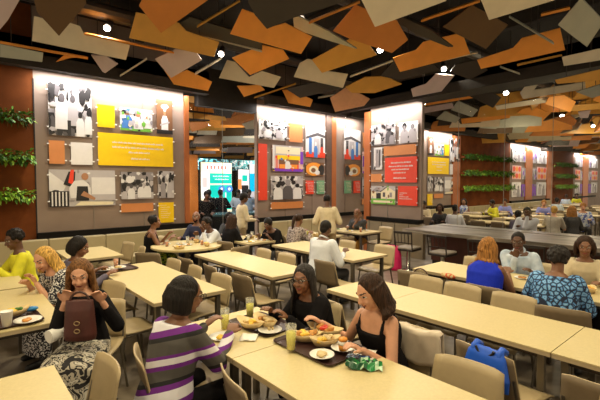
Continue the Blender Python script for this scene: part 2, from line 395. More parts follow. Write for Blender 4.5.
LW.append(((120.8, 171.8), (153.5, 198.5), 'd', sh, 'black and white lunch counter photo under the yellow quote board', 'photo'))
sh = noisepic(9, 40, 'kkdlw', .14) + figure(.3, 0, .8, 'g', 'k') + figure(.72, 0, .8, 'l', 'k')
LW.append(((158, 171), (174, 197.7), 'l', sh, 'narrow black and white photo of two standing men', 'photo'))
LW.append(((121, 203.8), (153.5, 211), 'o', [], 'low orange strip board under the lunch counter photo', 'sign'))
ASP[0] = .9; sh = []
for i in range(7): sh += words(.1, .5 + .3 * ((i * 37) % 10) / 10, .85 - i * .1, .035, 'c', 30 + i)
LW.append(((158.7, 202.7), (174, 222), 'y', sh, 'small yellow caption board at the lower right of the left wall', 'sign'))
for tl, br, base, sh, lab, kd in LW:
    board('L', tl, br, base, sh, lab, kind=kd)
for i, (tl, br, base, sh, lab, kd) in enumerate(LW):
    if br[0] > 90: board('L', tl, br, base, sh, lab.replace('left wall', 'far wall') + ', beyond the counter', kind=kd, mirror=True, clips=False)
CW = []
CW.append(((259, 119.5), (287, 141), 'w', noisepic(11, 60, 'kdkgw', .08) + figure(.3, .1, .6, 'w', 'k') + figure(.7, .1, .6, 'l', 'k'), 'black and white crowd photo at the top of the wall above the tall red board', 'photo'))
CW.append(((289.3, 123.3), (302.5, 142.7), 'o', [], 'small plain orange board above the yellow shopfront photo', 'sign'))
CW.append(((258.7, 143.5), (267.3, 200), 'r', [], 'tall narrow plain red board', 'sign'))
sh = [rect(0, 0, 1, .12, 'u'), rect(.05, .55, .95, 1, 'l'), rect(.1, .68, .9, .95, 'c'), rect(.15, .45, .9, .62, 'y'), rect(.2, .1, .85, .3, 'r'), rect(.2, .28, .85, .46, 'n'), rect(.22, .12, .4, .27, 'j'), rect(.6, .12, .8, .27, 'j')] + figure(.48, .1, .42, 'w', 's') + [rect(0, .1, .06, 1, 'w'), rect(.9, .3, 1, .8, 'u'), rect(.12, .1, .15, .6, 'r')] + noisepic(12, 16, 'wbrky', .05)
CW.append(((272.5, 144.7), (303, 171.8), 'p', sh, 'colour photo of a red and yellow shopfront', 'photo'))
CW.append(((271, 175.8), (303, 198.7), 'l', noisepic(13, 60, 'kkdgww', .10) + figure(.2, 0, .7, 'w', 'k') + figure(.5, 0, .8, 'd', 'g') + figure(.8, 0, .7, 'w', 'k'), 'black and white photo of seated rows below the shopfront photo', 'photo'))
CW.append(((271, 202.5), (303, 207.7), 'o', [], 'thin orange strip board low on the wall below the rows photo', 'sign'))
sh = [rect(0, 0, 1, .16, 'r'), ([(0, .62), (.6, .78), (1, .70), (1, .62), (.6, .68), (0, .55)], 'd'), rect(.15, .1, .3, .6, 'b'), rect(.75, .1, .9, .62, 'd'), rect(.4, .1, .7, .6, 'l')] + figure(.5, 0, .5, 'b', 'w') + figure(.82, .05, .4, 'r', 'k')
CW.append(((306, 124), (325, 158), 'w', sh, 'pale photo of a house porch with red chairs', 'photo'))
sh = [(circ(.45, .5, .48, .5, 14), 'j'), (circ(.42, .45, .26, .3, 12), 'c'), (circ(.40, .42, .13, .18), 'n'), (circ(.85, .45, .18, .4), 'k'), (circ(.62, .25, .14, .18), 'w')]
CW.append(((306, 162), (324, 176), 'n', sh, 'photo of an orange rimmed plate of food', 'photo'))
ASP[0] = .8; sh = []
for i in range(7): sh += words(.15, .85, .85 - i * .11, .04, 'w', 50 + i)
CW.append(((306, 180.5), (313.7, 194), 'r', sh, 'small red caption board left of a green one', 'sign'))
CW.append(((317, 180.5), (324.3, 194), 'f', [(a, 'c') for a, _ in sh], 'small green caption board', 'sign'))
for tl, br, base, sh, lab, kd in CW: board('L', tl, br, base, sh, lab, kind=kd)
for tl, br, base, sh, lab, kd in CW:
    if tl[0] > 270: board('L', tl, br, base, sh, lab + ', right of the pillar', kind=kd, mirror=True, clips=False)
XW = []
XW.append(((371.3, 126), (395, 144), 'l', noisepic(21, 50, 'wlgkkk', .10) + figure(.3, .05, .7, 'w', 'l') + figure(.78, .05, .8, 'd', 'k', 'g') + figure(.9, 0, .6, 'g', 'k'), 'black and white photo of two men talking at the top of the right display wall', 'photo'))
XW.append(((399, 123), (417.7, 142), 'w', figure(.3, 0, .9, 'l', 'k', w=1.2) + figure(.72, 0, .9, 'l', 'k', w=1.2) + [(circ(.3, .82, .12, .16), 'k'), (circ(.3, .74, .07, .1), 'g'), (circ(.72, .74, .07, .1), 'g')] + noisepic(22, 8, 'lkg', .06), 'pale portrait photo of a couple above the red quote board', 'photo'))
XW.append(((371.3, 148), (381.8, 169.5), 'w', [rect(0, 0, .25, 1, 'd'), rect(.4, .08, .95, .92, 'l'), rect(.48, .12, .62, .88, 'g'), rect(.7, .12, .86, .88, 'd')] + noisepic(23, 6, 'kw', .1), 'narrow blue grey photo left of the red quote board', 'photo'))
XW.append(((383.8, 146.5), (416, 154), 'o', [], 'orange strip board directly above the red quote board', 'sign'))
XW.append(((370.7, 174), (381.8, 182), 'o', [], 'small orange board left of the red quote board', 'sign'))
ASP[0] = .75; sh = []
for i, (a, c, y) in enumerate(((.20, .82, .76), (.13, .9, .62), (.23, .80, .49), (.30, .70, .36), (.30, .72, .15))): sh += words(a, c, y, .06, 'w', 60 + i)
XW.append(((385, 158), (416.7, 182.5), 'r', sh, 'large red quote board with five centred lines of white lettering', 'sign'))
sh = [rect(0, .75, 1, 1, 'l'), rect(0, .35, .5, .7, 'c'), ([(0, .7), (.25, .95), (.5, .65)], 'g'), ([(.4, .3), (.4, .7), (.68, .98), (1, .7), (1, .3)], 'c'), ([(.38, .7), (.68, 1), (.68, .94), (.4, .65)], 'd'), rect(.22, .3, .42, .62, 'k'), rect(.5, .4, .6, .65, 'd'), rect(.78, .4, .88, .65, 'g'), rect(0, 0, 1, .3, 'e'), rect(.1, .08, .9, .2, 'c')] + noisepic(24, 14, 'ednlg', .07)
XW.append(((371.3, 186), (395, 204.7), 'w', sh, 'colour photo of a small cream wooden house', 'photo'))
sh = []
for i, (a, c, y) in enumerate(((.1, .5, .62), (.1, .3, .52), (.1, .6, .42), (.1, .8, .32))): sh += words(a, c, y, .05, 'w', 70 + i)
XW.append(((398, 186), (417, 206), 'r', sh, 'small red caption board under the red quote board', 'sign'))
for tl, br, base, sh, lab, kd in XW: board('X', tl, br, base, sh, lab, kind=kd)
# further display walls beyond the counter: three rows each side of the copper posts
k = 0
for (xa, xb) in ((21.4, 23.1), (24.0, 26.1), (31.3, 32.9), (34.3, 36.5)):
    for j, (z0, z1) in enumerate(((2.95, 3.62), (2.05, 2.75), (1.15, 1.9))):
        k += 1
        w = (xb - xa) * .66; x0 = xa if xa in (21.4, 31.3) else xb - w
        sh = (figure(.3, .1, .8, 'l', 'k') + figure(.7, 0, .8, 'g', 'd') + noisepic(80 + k, 8, 'lg', .1)) if j != 1 else [(circ(.2 + .3 * a, .25 + .5 * c, .15, .2), 'r' if (a + c) % 2 else 'j') for a in range(3) for c in range(2)]
        board((Vector((x0, YL - .05, z0)), Vector((w, 0, 0)), Vector((0, -1, 0)), z1 - z0), None, None, 'w' if j != 1 else 'p', sh,
              '%s board on the %s of the distant display walls beyond the counter, %s row' % (('white figure', 'red patterned', 'grey figure')[j], ('first', 'second', 'third', 'fourth')[(k - 1) // 3], ('top', 'middle', 'bottom')[j]), clips=False)
        x2 = x0 + w + .1 if xa in (21.4, 31.3) else xa + .05
        board((Vector((x2, YL - .05, z0)), Vector(((xb - xa) * .26, 0, 0)), Vector((0, -1, 0)), (z1 - z0) * .85), None, None, 'u' if j == 2 else 'l', noisepic(90 + k, 10, 'dgu', .2),
              'narrow %s board on the %s of the distant display walls beyond the counter, %s row' % ('purple' if j == 2 else 'grey', ('first', 'second', 'third', 'fourth')[(k - 1) // 3], ('top', 'middle', 'bottom')[j]), clips=False)

# signs in the back room, reflected in the mirror gap
def backsign(tl, br, y, base, shapes, label, lit=1.2):
    a = on_y(*tl, y); c = on_y(*br, y); ctr = (a + c) / 2
    t = thing('lit_sign', label, 'sign', ctr)
    obj('post', B((-.05, y - ctr.y + .09, -ctr.z), (.05, y - ctr.y + .17, .1)), M_dark, t)
    X = Vector((c.x - a.x, 0, 0)); Y_ = Vector((0, 0, a.z - c.z)); o_ = Vector((a.x, y, c.z)) - ctr
    obj('frame', prism(bmesh.new(), [o_, o_ + X, o_ + X + Y_, o_ + Y_], (0, .08, 0)), M_dark, t)
    bm = bmesh.new(); keys = sorted({base} | {s[1] for s in shapes})
    poly2(bm, [(0.02, .01), (.98, .01), (.98, .99), (.02, .99)], keys.index(base), X, Y_, o_, Vector((0, -.004, 0)))
    for i, (p, k_) in enumerate(shapes): poly2(bm, p, keys.index(k_), X, Y_, o_, Vector((0, -.006 - .001 * i, 0)))
    me = bpy.data.meshes.new('face'); bm.to_mesh(me); bm.free()
    for k_ in keys: me.materials.append(mat('lit_' + k_, PC[k_], .5, var=0, emit=lit))
    o = bpy.data.objects.new('lit_face', me); C.objects.link(o); o.parent = t
ASP[0] = 1
backsign((200, 161.5), (232.5, 212), 12.4, 'c', [rect(.08, .84, .9, .95, 'w')] + [rect(.2 + .11 * i, .86, .24 + .11 * i, .93, 'r') for i in range(6)] + [rect(.28, .58, .97, .78, 't'), rect(.28, .06, .97, .55, 't'), rect(.03, .3, .26, .8, 'w'), rect(.06, .5, .2, .7, 'p')] + words(.38, .88, .71, .03, 'w', 1) + words(.42, .85, .65, .025, 'w', 2) +
         [(circ(.62, .47, .11, .07), 'b'), (circ(.86, .47, .11, .07), 'b'), (circ(.62, .47, .04, .03), 'w'), (circ(.86, .47, .04, .03), 'w')] + [rect(.32, .1, .5, .3, 'w'), rect(.72, .08, .76, .4, 'w')],
         'lit teal and cream menu board with two round symbols in the room behind the glass')
backsign((238, 169), (249.5, 209), 12.8, 'w', [rect(.0, .5, .3, .75, 'o'), rect(.35, .7, .8, .85, 't'), rect(.3, .4, .9, .6, 'k'), rect(.1, .1, .9, .3, 'l')], 'lit white board with an orange square behind the glass')
backsign((249.5, 164.5), (257.5, 209), 12.9, 'a', [rect(0, .8, 1, 1, 'w'), rect(0, 0, 1, .4, 'l')], 'lit cyan board at the right edge of the glass gap', 1.1)
bm = B((-3.2, -.4, .0), (2.4, .4, .86)); box(bm, (-3.3, -.5, .86), (2.5, .5, .93))
t = thing('service_counter', 'dark teal topped service counter in the room behind the glass', 'counter', (7.4, 11.0, 0))
obj('body', B((-3.2, -.4, 0), (2.4, .4, .88)), mat('counter_dark', (.02, .025, .028), .4), t); obj('top', B((-3.3, -.5, .88), (2.5, .5, .93)), mat('counter_teal', (.10, .20, .21), .2), t); bm.free()

# ---------------------------------------------------------------- planters on the rust walls
M_leafs = [mat('leaf_' + n, c, .5, var=.25, scale=8) for n, c in (('dark', (.035, .10, .012)), ('mid', (.09, .24, .02)), ('lime', (.28, .50, .04)))]
def planter(x0, x1, z, label, seed, w=(.4, .4, .2), n=None, y=YL):
    R = random.Random(seed); t = thing('wall_planter', label, 'plant', ((x0 + x1) / 2, y - .1, z)); hw = (x1 - x0) / 2
    obj('trough', B((-hw, -.08, -.1), (hw, .09, .0)), M_brown, t)
    bm = bmesh.new(); n = n or int((x1 - x0) * 420)
    for i in range(n):
        p = Vector((R.uniform(-hw, hw), R.uniform(-.2, .04), 0)); d = Vector((R.uniform(-.6, .6), -abs(R.gauss(.5, .5)), R.uniform(-.9, .7))).normalized()
        ln = R.uniform(.05, .11); p += d * R.uniform(0, .09); p.z += R.uniform(-.05, .05); s, u = frame_of(d); s = (s + u * R.uniform(-.8, .8)).normalized(); wd = ln * .32
        tip = p + d * ln + Vector((0, 0, -.03)); mid = p + d * ln * .5
        vs = [bm.verts.new(q) for q in (p, mid + s * wd, tip, mid - s * wd)]
        bm.faces.new(vs).material_index = R.choices((0, 1, 2), w)[0]
    obj('foliage', bm, M_leafs, t)
for i, (z, w) in enumerate(((3.0, (.6, .35, .05)), (2.32, (.4, .45, .15)), (1.66, (.1, .35, .55)))):
    nm = ('top', 'middle', 'bottom')[i]
    planter(-2.4, 1.08, z, '%s row of leafy plants on the rust wall at the far left' % nm, i, w)
    planter(16.3, 21.1, z, '%s row of plants on the wide rust wall beyond the counter' % nm, 10 + i, w, 1300)
    planter(27.2, 31.0, z, '%s row of plants on the more distant rust wall beyond the counter' % nm, 20 + i, w, 800)

# ---------------------------------------------------------------- hanging ceiling slabs
def slab(px, mt, label, z=4.15, tilt=50, spin=0, th=.035, limit=True, group=None, hang=True, yw=None, xw=None, edge=None):
    """a tilted slab: the outline lies in a plane through its centre at height z, then gets its thickness"""
    cu = sum(p[0] for p in px) / len(px); cv = sum(p[1] for p in px) / len(px)
    c = on_z(cu, cv, z)
    if limit:      # keep inside the room
        k = 1
        if c.y > YL - .75: k = min(k, (YL - .75) / c.y)
        if c.x > XR - .75: k = min(k, (XR - .75) / c.x)
        c = Vector((0, 0, CAMH)) + (c - Vector((0, 0, CAMH))) * k
    if xw: c = on_x(cu, cv, xw)
    if yw: c = on_y(cu, cv, yw)
    h = Vector((c.x, c.y, 0)).normalized(); h = Matrix.Rotation(math.radians(spin), 3, 'Z') @ h
    n = (h * math.cos(math.radians(90 - tilt)) + Vector((0, 0, 1)) * math.sin(math.radians(90 - tilt))).normalized()   # tilt 90 = upright
    pts = []
    for u, v in px:
        r = ray(u, v); o = Vector((0, 0, CAMH)); pts.append(o + r * ((c - o).dot(n) / r.dot(n)) - c)
    t = thing('ceiling_slab', label, 'ceiling panel', c, 0, group)
    obj('slab', prism(bmesh.new(), pts, n * th), mt, t) if edge is None else obj('slab', prism(bmesh.new(), pts, n * th, 0, 1), [mt, edge], t)
    if hang and c.z < 4.9:
        for f in (.25, .75):
            p = pts[0] * (1 - f) + pts[len(pts) // 2] * f + n * th
            obj('hanger', T([p, (p.x, p.y, 4.98 - c.z)], .006, 5), M_dark, t)
    return t
def strip(a, b_, wd, mt, label, z=4.15, depth=.5, face=None, limit=True, xw=None):
    """a slab that shows the camera mostly its long lit edge"""
    a, b_ = Vector(a), Vector(b_); cu, cv = (a + b_) / 2; c = on_z(cu, cv, z)
    if limit:
        k = min(1, (YL - .8) / max(c.y, .1), (XR - .8) / max(c.x, .1)); c = Vector((0, 0, CAMH)) + (c - Vector((0, 0, CAMH))) * k
    if xw: c = on_x(cu, cv, xw)
    h = Vector((c.x, c.y, 0)).normalized(); o = Vector((0, 0, CAMH)); pts = []
    for u, v in (a, b_, (b_.x, b_.y + wd), (a.x, a.y + wd)):
        r = ray(u, v); pts.append(o + r * ((c - o).dot(h) / r.dot(h)) - c)
    t = thing('ceiling_slab', label, 'ceiling panel', c)
    sight = (c - o).normalized()
    obj('slab', prism(bmesh.new(), pts, sight * depth + Vector((0, 0, .02))), [mt], t)
    p = (pts[0] + pts[1]) / 2 + sight * depth * .5
    obj('hanger', T([p, (p.x, p.y, 4.98 - c.z)], .006, 5), M_dark, t)
SL = [
 ([(-15, -6), (23, -6), (8, 20), (-3, 33), (-20, 20)], MAUVE, 'mauve grey slab at the top left corner of the ceiling', 3.95, 50),
 ([(32, -8), (37, 12), (59, 36), (86, 4), (84, -8)], BROWN, 'big dark brown pointed slab hanging in front of the cream one at the upper left', 3.95, 55),
 ([(34, 16), (46, 19), (60, 35), (70, 23), (80, 26), (84, 34), (130, 45), (126, 60), (32, 41)], CREAM, 'long cream notched slab at the upper left', 4.2, 70),
 ([(0, 44), (43, 53), (42, 62), (0, 57)], SAGE, 'dull grey green slab above the left rust wall', 4.25, 60),
 ([(56, 62), (66, 54), (86, 57), (70, 58)], ORANGE, 'small orange sliver slab above the left display wall', 4.25, 60),
 ([(91, 55), (106, 56), (118, 64), (104, 74)], MAUVE, 'small lavender grey slab below the long cream slab', 4.1, 50),
 ([(136, 12), (179, 23), (186, 31), (219, 42), (214, 57), (129, 38)], OCHRE, 'large ochre notched slab at the upper left, right of the cream one', 4.15, 65),
 ([(139, 6), (161, 33), (208, 0), (215, -6), (146, -8)], RUST, 'rust orange pointed slab at the top edge over the large ochre slab', 3.95, 50),
 ([(180, 23), (190, 17), (262, 40), (262, 50), (186, 32)], CHAR, 'charcoal slab between the ochre slab and the wide orange slab', 4.2, 40),
 ([(155, 59), (176, 49), (197, 53), (202, 60), (171, 78)], MAUVE, 'mauve slab under the large ochre slab', 4.05, 55),
 ([(153, 62), (172, 76), (187, 70), (212, 82), (208, 91), (145, 79)], ORANGE, 'orange slab under the mauve one, above the glass gap', 4.2, 65),
 ([(242, 9), (253, 13), (268, 28), (285, 23), (312, 37), (301, 54), (230, 34)], ORANGE, 'wide orange notched slab at the upper middle', 4.1, 60),
 ([(248, 2), (252, -8), (352, -8), (343, 2), (290, 19), (267, 29), (255, 15)], CHAR, 'charcoal slab at the top edge of the middle', 3.95, 50),
 ([(293, 17), (300, 17), (330, 32), (357, 49), (330, 41), (294, 29)], SAGE, 'grey blade shaped slab catching the middle lamp', 4.15, 35),
 ([(232, 58), (263, 45), (283, 50), (289, 59), (250, 75)], ORANGE, 'orange pointed slab over the cream slab in the middle', 4.1, 55),
 ([(227, 60), (235, 62), (249, 77), (262, 71), (281, 77), (274, 88), (219, 78)], CREAM, 'cream notched slab under the orange pointed slab', 4.25, 70),
 ([(237, 86), (260, 85), (265, 90), (244, 97)], ORANGE, 'small orange slab just above the soffit of the middle wall', 4.1, 60),
 ([(300, 63), (308, 59), (318, 61), (327, 71), (348, 74), (343, 88), (294, 77)], CREAM, 'cream slab right of centre beside an ochre one', 4.2, 65),
 ([(312, 60), (350, 39), (367, 42), (377, 55), (322, 73)], OCHRE, 'ochre slab right of centre below the rust slab', 4.1, 55),
 ([(333, 31), (355, 5), (397, 21), (408, 40), (392, 53), (350, 39)], RUST, 'large rust brown slab at the upper middle right', 4.0, 55),
 ([(360, -3), (375, 27), (446, 1), (448, -8), (358, -8)], CREAM, 'cream slab cut by the top edge right of the middle', 3.95, 50),
 ([(392, 17), (402, 17), (430, 30), (453, 47), (448, 47), (415, 34)], CHAR, 'dark tapered blade crossing in front of an orange slab', 4.0, 45),
 ([(443, 27), (472, 5), (508, 25), (486, 49)], BROWN, 'dark brown four cornered slab at the upper right', 4.1, 50),
 ([(393, 58), (416, 50), (423, 42), (456, 34), (464, 38), (470, 54), (400, 72)], ORANGE, 'orange notched slab under the dark tapered blade', 4.15, 60),
 ([(478, -8), (481, 0), (489, 20), (555, 0), (550, -8)], CREAM, 'cream slab cut by the top edge at the upper right', 3.95, 50),
 ([(558, 25), (581, -2), (604, 22), (587, 47)], SAGE, 'grey green square slab at the upper right corner', 4.0, 50),
 ([(477, 60), (513, 48), (522, 38), (560, 28), (565, 50), (481, 69)], ORANGE, 'long orange notched slab at the upper right', 4.1, 62),
 ([(562, 57), (602, 48), (602, 60), (564, 66)], CREAM, 'cream strip like slab at the right edge below the grey square', 4.2, 70),
 ([(455, 65), (475, 60), (490, 72), (482, 84), (450, 72)], CHAR, 'charcoal slab just right of the right hand lamp', 4.15, 45),
 ([(411, 89), (426, 84), (436, 74), (462, 76), (469, 86), (413, 97)], MAUVE, 'pinkish tan slab below the right hand lamp', 4.1, 60),
 ([(555, 80), (602, 69), (602, 80), (557, 84)], OCHRE, 'ochre strip like slab at the right edge above the counter glass', 4.2, 70),
 ([(330, 98), (345, 88), (357, 92), (370, 99), (364, 106), (335, 112)], mat('slab_peach', (.66, .33, .17), .55, var=.06), 'peach slab above the corner of the display walls', 4.0, 60),
 ([(345, 87), (365, 77), (385, 76), (402, 84), (375, 93), (352, 93)], OCHRE, 'ochre slab behind the peach slab', 4.1, 55),
 ([(271, 100), (277, 90), (290, 90), (313, 100), (310, 107)], ORANGE, 'orange slab right above the middle display wall', 4.0, 62),
 ([(286, 89), (315, 82), (344, 88), (300, 98)], CHAR, 'dark slab behind the orange slab above the middle display wall', 4.1, 45),
 ([(405, 58), (395, 60), (380, 76), (400, 80), (440, 70), (430, 62)], CHAR, 'dark slab between the orange and pinkish slabs', 4.3, 40),
]
for px, mt_, lab, z, tl in SL: slab(px, mt_, lab, z, tl, spin=random.uniform(-14, 14))
for a, b_, w, mt_, lab in (
 ((0, 41), (88, 57), 2.6, ORANGE, 'long slab at the left showing a thin orange edge'),
 ((84, 33), (174, 52), 1.8, ORANGE, 'slab behind the cream one showing a thin orange edge'),
 ((120, 75), (147, 58), 1.8, CREAM, 'narrow slab above the left wall showing a pale edge'),
 ((195, 73), (222, 57), 2.2, CREAM, 'narrow brightly lit slab below the charcoal one'),
 ((197, 26), (240, 0), 2, OCHRE, 'slab near the top edge showing a thin tan edge rising to the right'),
 ((186, 31), (262, 51), 1.4, CREAM, 'dark slab left of the middle showing a thin cream edge'),
 ((309, 22), (360, 1), 2.2, ORANGE, 'slab at the upper middle showing a thin orange edge'),
 ((421, 20), (480, 0), 2.4, ORANGE, 'slab at the upper right showing a thin orange edge'),
 ((541, 14), (570, 7), 2.6, ORANGE, 'short slab beside the grey square showing an orange edge'),
 ((509, 16), (554, 43), 1.8, SAGE, 'grey slab crossing the long orange one, showing its edge'),
 ((517, 64), (562, 54), 2.2, OCHRE, 'slab under the long orange one showing a lit tan edge'),
 ((350, 76), (393, 60), 1.6, CREAM, 'slab behind the ochre ones showing a pale edge'),
 ((254, 97), (296, 83), 1.6, OCHRE, 'slab above the middle wall showing an ochre edge'),
 ((432, 62), (478, 52), 1.4, CREAM, 'slab left of the long orange one showing a pale edge'),
 ((500, 66), (520, 73), 1.8, SAGE, 'short grey slab below the long orange one'),
 ((318, 97), (352, 91), 1.6, CREAM, 'slab near the corner showing a pale edge'),
): strip(a, b_, w, mt_, lab)
ML = [
 ([(422, 102), (472, 93), (474, 98), (424, 106)], ORANGE, 'long orange slab just beyond the counter glass, highest at the left', 10.6),
 ([(420, 108), (452, 103), (454, 108), (420, 114)], MAUVE, 'pinkish grey strip like slab beyond the counter glass', 11.0),
 ([(451, 110), (458, 101), (465, 104), (478, 110), (472, 117)], SAGE, 'larger grey green slab beyond the counter glass', 11.5),
 ([(436, 119), (445, 111), (460, 118), (456, 123)], SAGE, 'smaller grey green slab beyond the counter glass', 12.5),
 ([(426, 125), (429, 120), (448, 125), (445, 129)], ORANGE, 'small orange slab low above the far yellow board', 13.5),
 ([(461, 119), (510, 113), (510, 118), (462, 124)], ORANGE, 'long orange strip like slab beyond the counter glass', 13.0),
 ([(448, 125), (489, 122), (480, 126), (450, 129)], OCHRE, 'long yellowish slab beyond the counter glass', 14.5),
 ([(479, 128), (490, 122), (500, 125), (496, 129)], SAGE, 'little grey slab right of the long yellowish slab', 14.8),
 ([(465, 94), (485, 88), (501, 98), (493, 108)], CHAR, 'dark slab beyond the counter glass beside the long cream one', 10.4),
 ([(520, 93), (528, 83), (540, 82), (534, 90), (585, 82), (586, 89), (523, 99)], CREAM, 'long cream notched slab beyond the counter glass', 10.6),
 ([(495, 106), (549, 97), (550, 102), (497, 110)], CREAM, 'long cream strip like slab beyond the counter glass', 11.6),
 ([(549, 97), (564, 95), (576, 102), (570, 112), (545, 104)], ORANGE, 'orange pointed slab right of the cream strip beyond the glass', 11.8),
 ([(576, 92), (602, 84), (602, 95), (592, 98)], SAGE, 'greyish brown slab at the right edge beyond the glass', 10.8),
 ([(593, 100), (602, 91), (602, 104)], ORANGE, 'orange slab corner at the right edge beyond the glass', 11.4),
 ([(522, 109), (532, 106), (547, 112), (545, 118), (517, 113)], ORANGE, 'orange slab under the long cream strip beyond the glass', 12.8),
 ([(562, 106), (602, 103), (602, 109), (560, 112)], OCHRE, 'ochre strip like slab at the right edge beyond the glass', 12.4),
 ([(553, 119), (570, 115), (577, 121), (574, 126)], RUST, 'rust slab low at the right beyond the glass', 14.0),
 ([(578, 112), (591, 110), (588, 118), (580, 118)], MAUVE, 'mauve slab low at the right edge beyond the glass', 13.2),
]
for px, mt_, lab, xw in ML: slab(px, mt_, lab, tilt=58, limit=False, xw=xw, spin=random.uniform(-10, 10))
for px, mt_, lab in (
 ([(186, 96), (200, 97), (198, 104), (187, 102)], OCHRE, 'ochre slab in the back room, at the left above the glass gap'),
 ([(207, 100), (227, 101), (223, 107), (212, 107)], ORANGE, 'orange slab in the back room behind the glass gap'),
 ([(187, 103), (213, 107), (214, 113), (187, 110)], ORANGE, 'long orange slab in the back room behind the glass gap'),
 ([(220, 107), (234, 103), (254, 106), (248, 113), (228, 117)], SAGE, 'grey green slab in the back room behind the glass gap'),
 ([(187, 112), (225, 117), (227, 121), (187, 118)], OCHRE, 'lower long ochre slab in the back room'),
 ([(231, 117), (254, 110), (254, 118), (236, 123)], RUST, 'rust slab in the back room beside the right edge of the gap'),
 ([(242, 124), (254, 120), (254, 129), (246, 129)], CREAM, 'small cream slab in the back room'),
 ([(188, 122), (206, 122), (210, 126), (192, 132)], RUST, 'brown slab low in the back room at the left')):
    slab(px, mt_, lab, tilt=58, limit=False, yw=9.6 + random.uniform(0, 1.6), spin=random.uniform(-10, 10))
# the rest of the ceiling: many more slabs hang in the far parts, no two quite alike
def loose_slab(c, w, hgt, tilt, yaw, mt_, group, label):
    R = Matrix.Rotation(yaw, 3, 'Z') @ Matrix.Rotation(math.radians(tilt), 3, 'Y')
    nx = random.uniform(.2, .5)
    P = [(-hgt / 2, -w / 2, 0), (hgt / 2, -w / 2, 0), (hgt / 2, w / 2, 0), (0, w / 2 - hgt * .2, 0), (-.1 * hgt, nx * w / 2, 0), (-hgt / 2, nx * w / 2 - .1, 0)]
    t = thing('ceiling_slab', label, 'ceiling panel', c, 0, group)
    obj('slab', prism(bmesh.new(), [R @ Vector(p) for p in P], R @ Vector((0, 0, .035))), mt_, t)
    return t
pal = [ORANGE, ORANGE, OCHRE, OCHRE, CREAM, SAGE, CHAR, RUST, BROWN, MAUVE]
pname = {ORANGE: 'orange', OCHRE: 'ochre', CREAM: 'cream', SAGE: 'grey green', CHAR: 'charcoal', RUST: 'rust', BROWN: 'dark brown', MAUVE: 'mauve'}
for ix in range(19):
    for iy in range(7):
        x = 12.6 + ix * 1.1 + random.uniform(-.4, .4); y = 1.0 + iy * 1.15 + random.uniform(-.4, .4)
        if x < y * 1.0 + 5 or y / x > .62: continue
        m_ = random.choice(pal)
        loose_slab((x, y, 4.05 + random.uniform(-.12, .3)), random.uniform(1.1, 1.9), random.uniform(.5, .8), random.uniform(40, 70), random.uniform(.1, .9) + (PI / 2 if random.random() < .3 else 0), m_, '%s slabs hung under the far ceiling' % pname[m_], '%s slab among the dense slabs under the distant ceiling beyond the counter' % pname[m_])
for iy in range(14):
    for ix in range(4):
        m_ = random.choice(pal)
        loose_slab(((11.2 + iy * 1.3) * (.45 + .08 * ix) + random.uniform(-.3, .3), 11.2 + iy * 1.3 + random.uniform(-.3, .3), 3.95 + random.uniform(-.1, .2)), 1.5, .6, random.uniform(40, 70), random.uniform(.6, 1.2), m_, '%s slabs hung in the back room' % pname[m_], '%s slab low in the distance in the back room' % pname[m_])

# visible spot lamps among the slabs
M_bulb = mat('lamp_glow', (1, .93, .78), emit=40, var=0)
for u, v, z, lab in ((107, 28, 4.45, 'lit spot lamp left, above the long cream slab'), (301, 20, 4.35, 'lit spot lamp in the middle of the ceiling'), (380, 50, 4.3, 'lit spot lamp behind the ochre slab right of centre'), (444, 69, 4.3, 'lit spot lamp over the pinkish slab'), (221, 54, 4.3, 'lit spot lamp over the glass gap')):
    p = on_z(u, v, z); k = min(1, (YL - .5) / p.y, (XR - .5) / max(.1, p.x)); p = Vector((0, 0, CAMH)) + (p - Vector((0, 0, CAMH))) * k
    t = thing('spot_lamp', lab, 'lamp', p)
    d = Vector((-.45, -.45, -.75)).normalized()
    obj('housing', T([-d * .02, -d * .2], [.062, .05], 14), M_dark, t)
    obj('bulb', T([(0, 0, 0), d * .015], .05, 14), M_bulb, t)
    obj('stem', T([-d * .15, (-d.x * .15, -d.y * .15, 4.98 - p.z)], .012, 6), M_dark, t)
    lamp('SPOT', 'spot_beam', p + d * .06, 60, (1, .88, .66), .04, p + d, angle=160)
for u, v, xw in ((506, 93, 10.3), (572, 77, 9.6), (562, 116, 14), (520, 117, 15), (593, 126, 17)):
    p = on_x(u, v, xw)
    t = thing('spot_lamp', 'lit spot lamp beyond the counter, %s' % {506: 'uppermost and leftmost', 572: 'at the upper right', 562: 'under the ochre strip', 520: 'low in the middle', 593: 'low at the right edge'}[u], 'lamp', p, 0, 'spot lamps beyond the counter')
    d = Vector((-.5, -.4, -.75)).normalized()
    obj('housing', T([-d * .02, -d * .2], [.062, .05], 10), M_dark, t); obj('bulb', T([(0, 0, 0), d * .015], .055, 10), M_bulb, t); obj('stem', T([-d * .15, (-d.x * .15, -d.y * .15, 4.98 - p.z)], .012, 6), M_dark, t)

# ---------------------------------------------------------------- counter and its fixed chairs
M_stone = ramp_mat('counter_stone', 'noise', 3, [(.35, (.05, .04, .03)), (.55, (.15, .125, .10)), (.68, (.34, .30, .25))], .38, detail=8, interp='LINEAR', sc=(1, .25, 1), dist=1)
t = thing('bar_counter', 'long grey brown stone bar counter with a dark red base', 'counter', (8.1, 2.2, 0))
obj('top', B((-.62, -5.2, .79), (.62, 3.08, .865)), M_stone, t, bevel=.008)
obj('base', B((.25, -5.2, .1), (.55, 2.9, .79)), mat('counter_base_rust', (.10, .03, .015), .4, var=.25, scale=3), t)
obj('plinth', B((.30, -5.2, 0), (.55, 2.9, .1)), M_black, t)
t = thing('bar_counter', 'reflected strip of grey brown stone counter behind the mirror glass', 'counter', (9.4, 2.2, 0))
obj('top', B((-.62, -5.2, .79), (-.2, 3.08, .865)), M_stone, t); obj('base', B((-.55, -5.2, 0), (-.25, 2.9, .79)), M_brown, t)
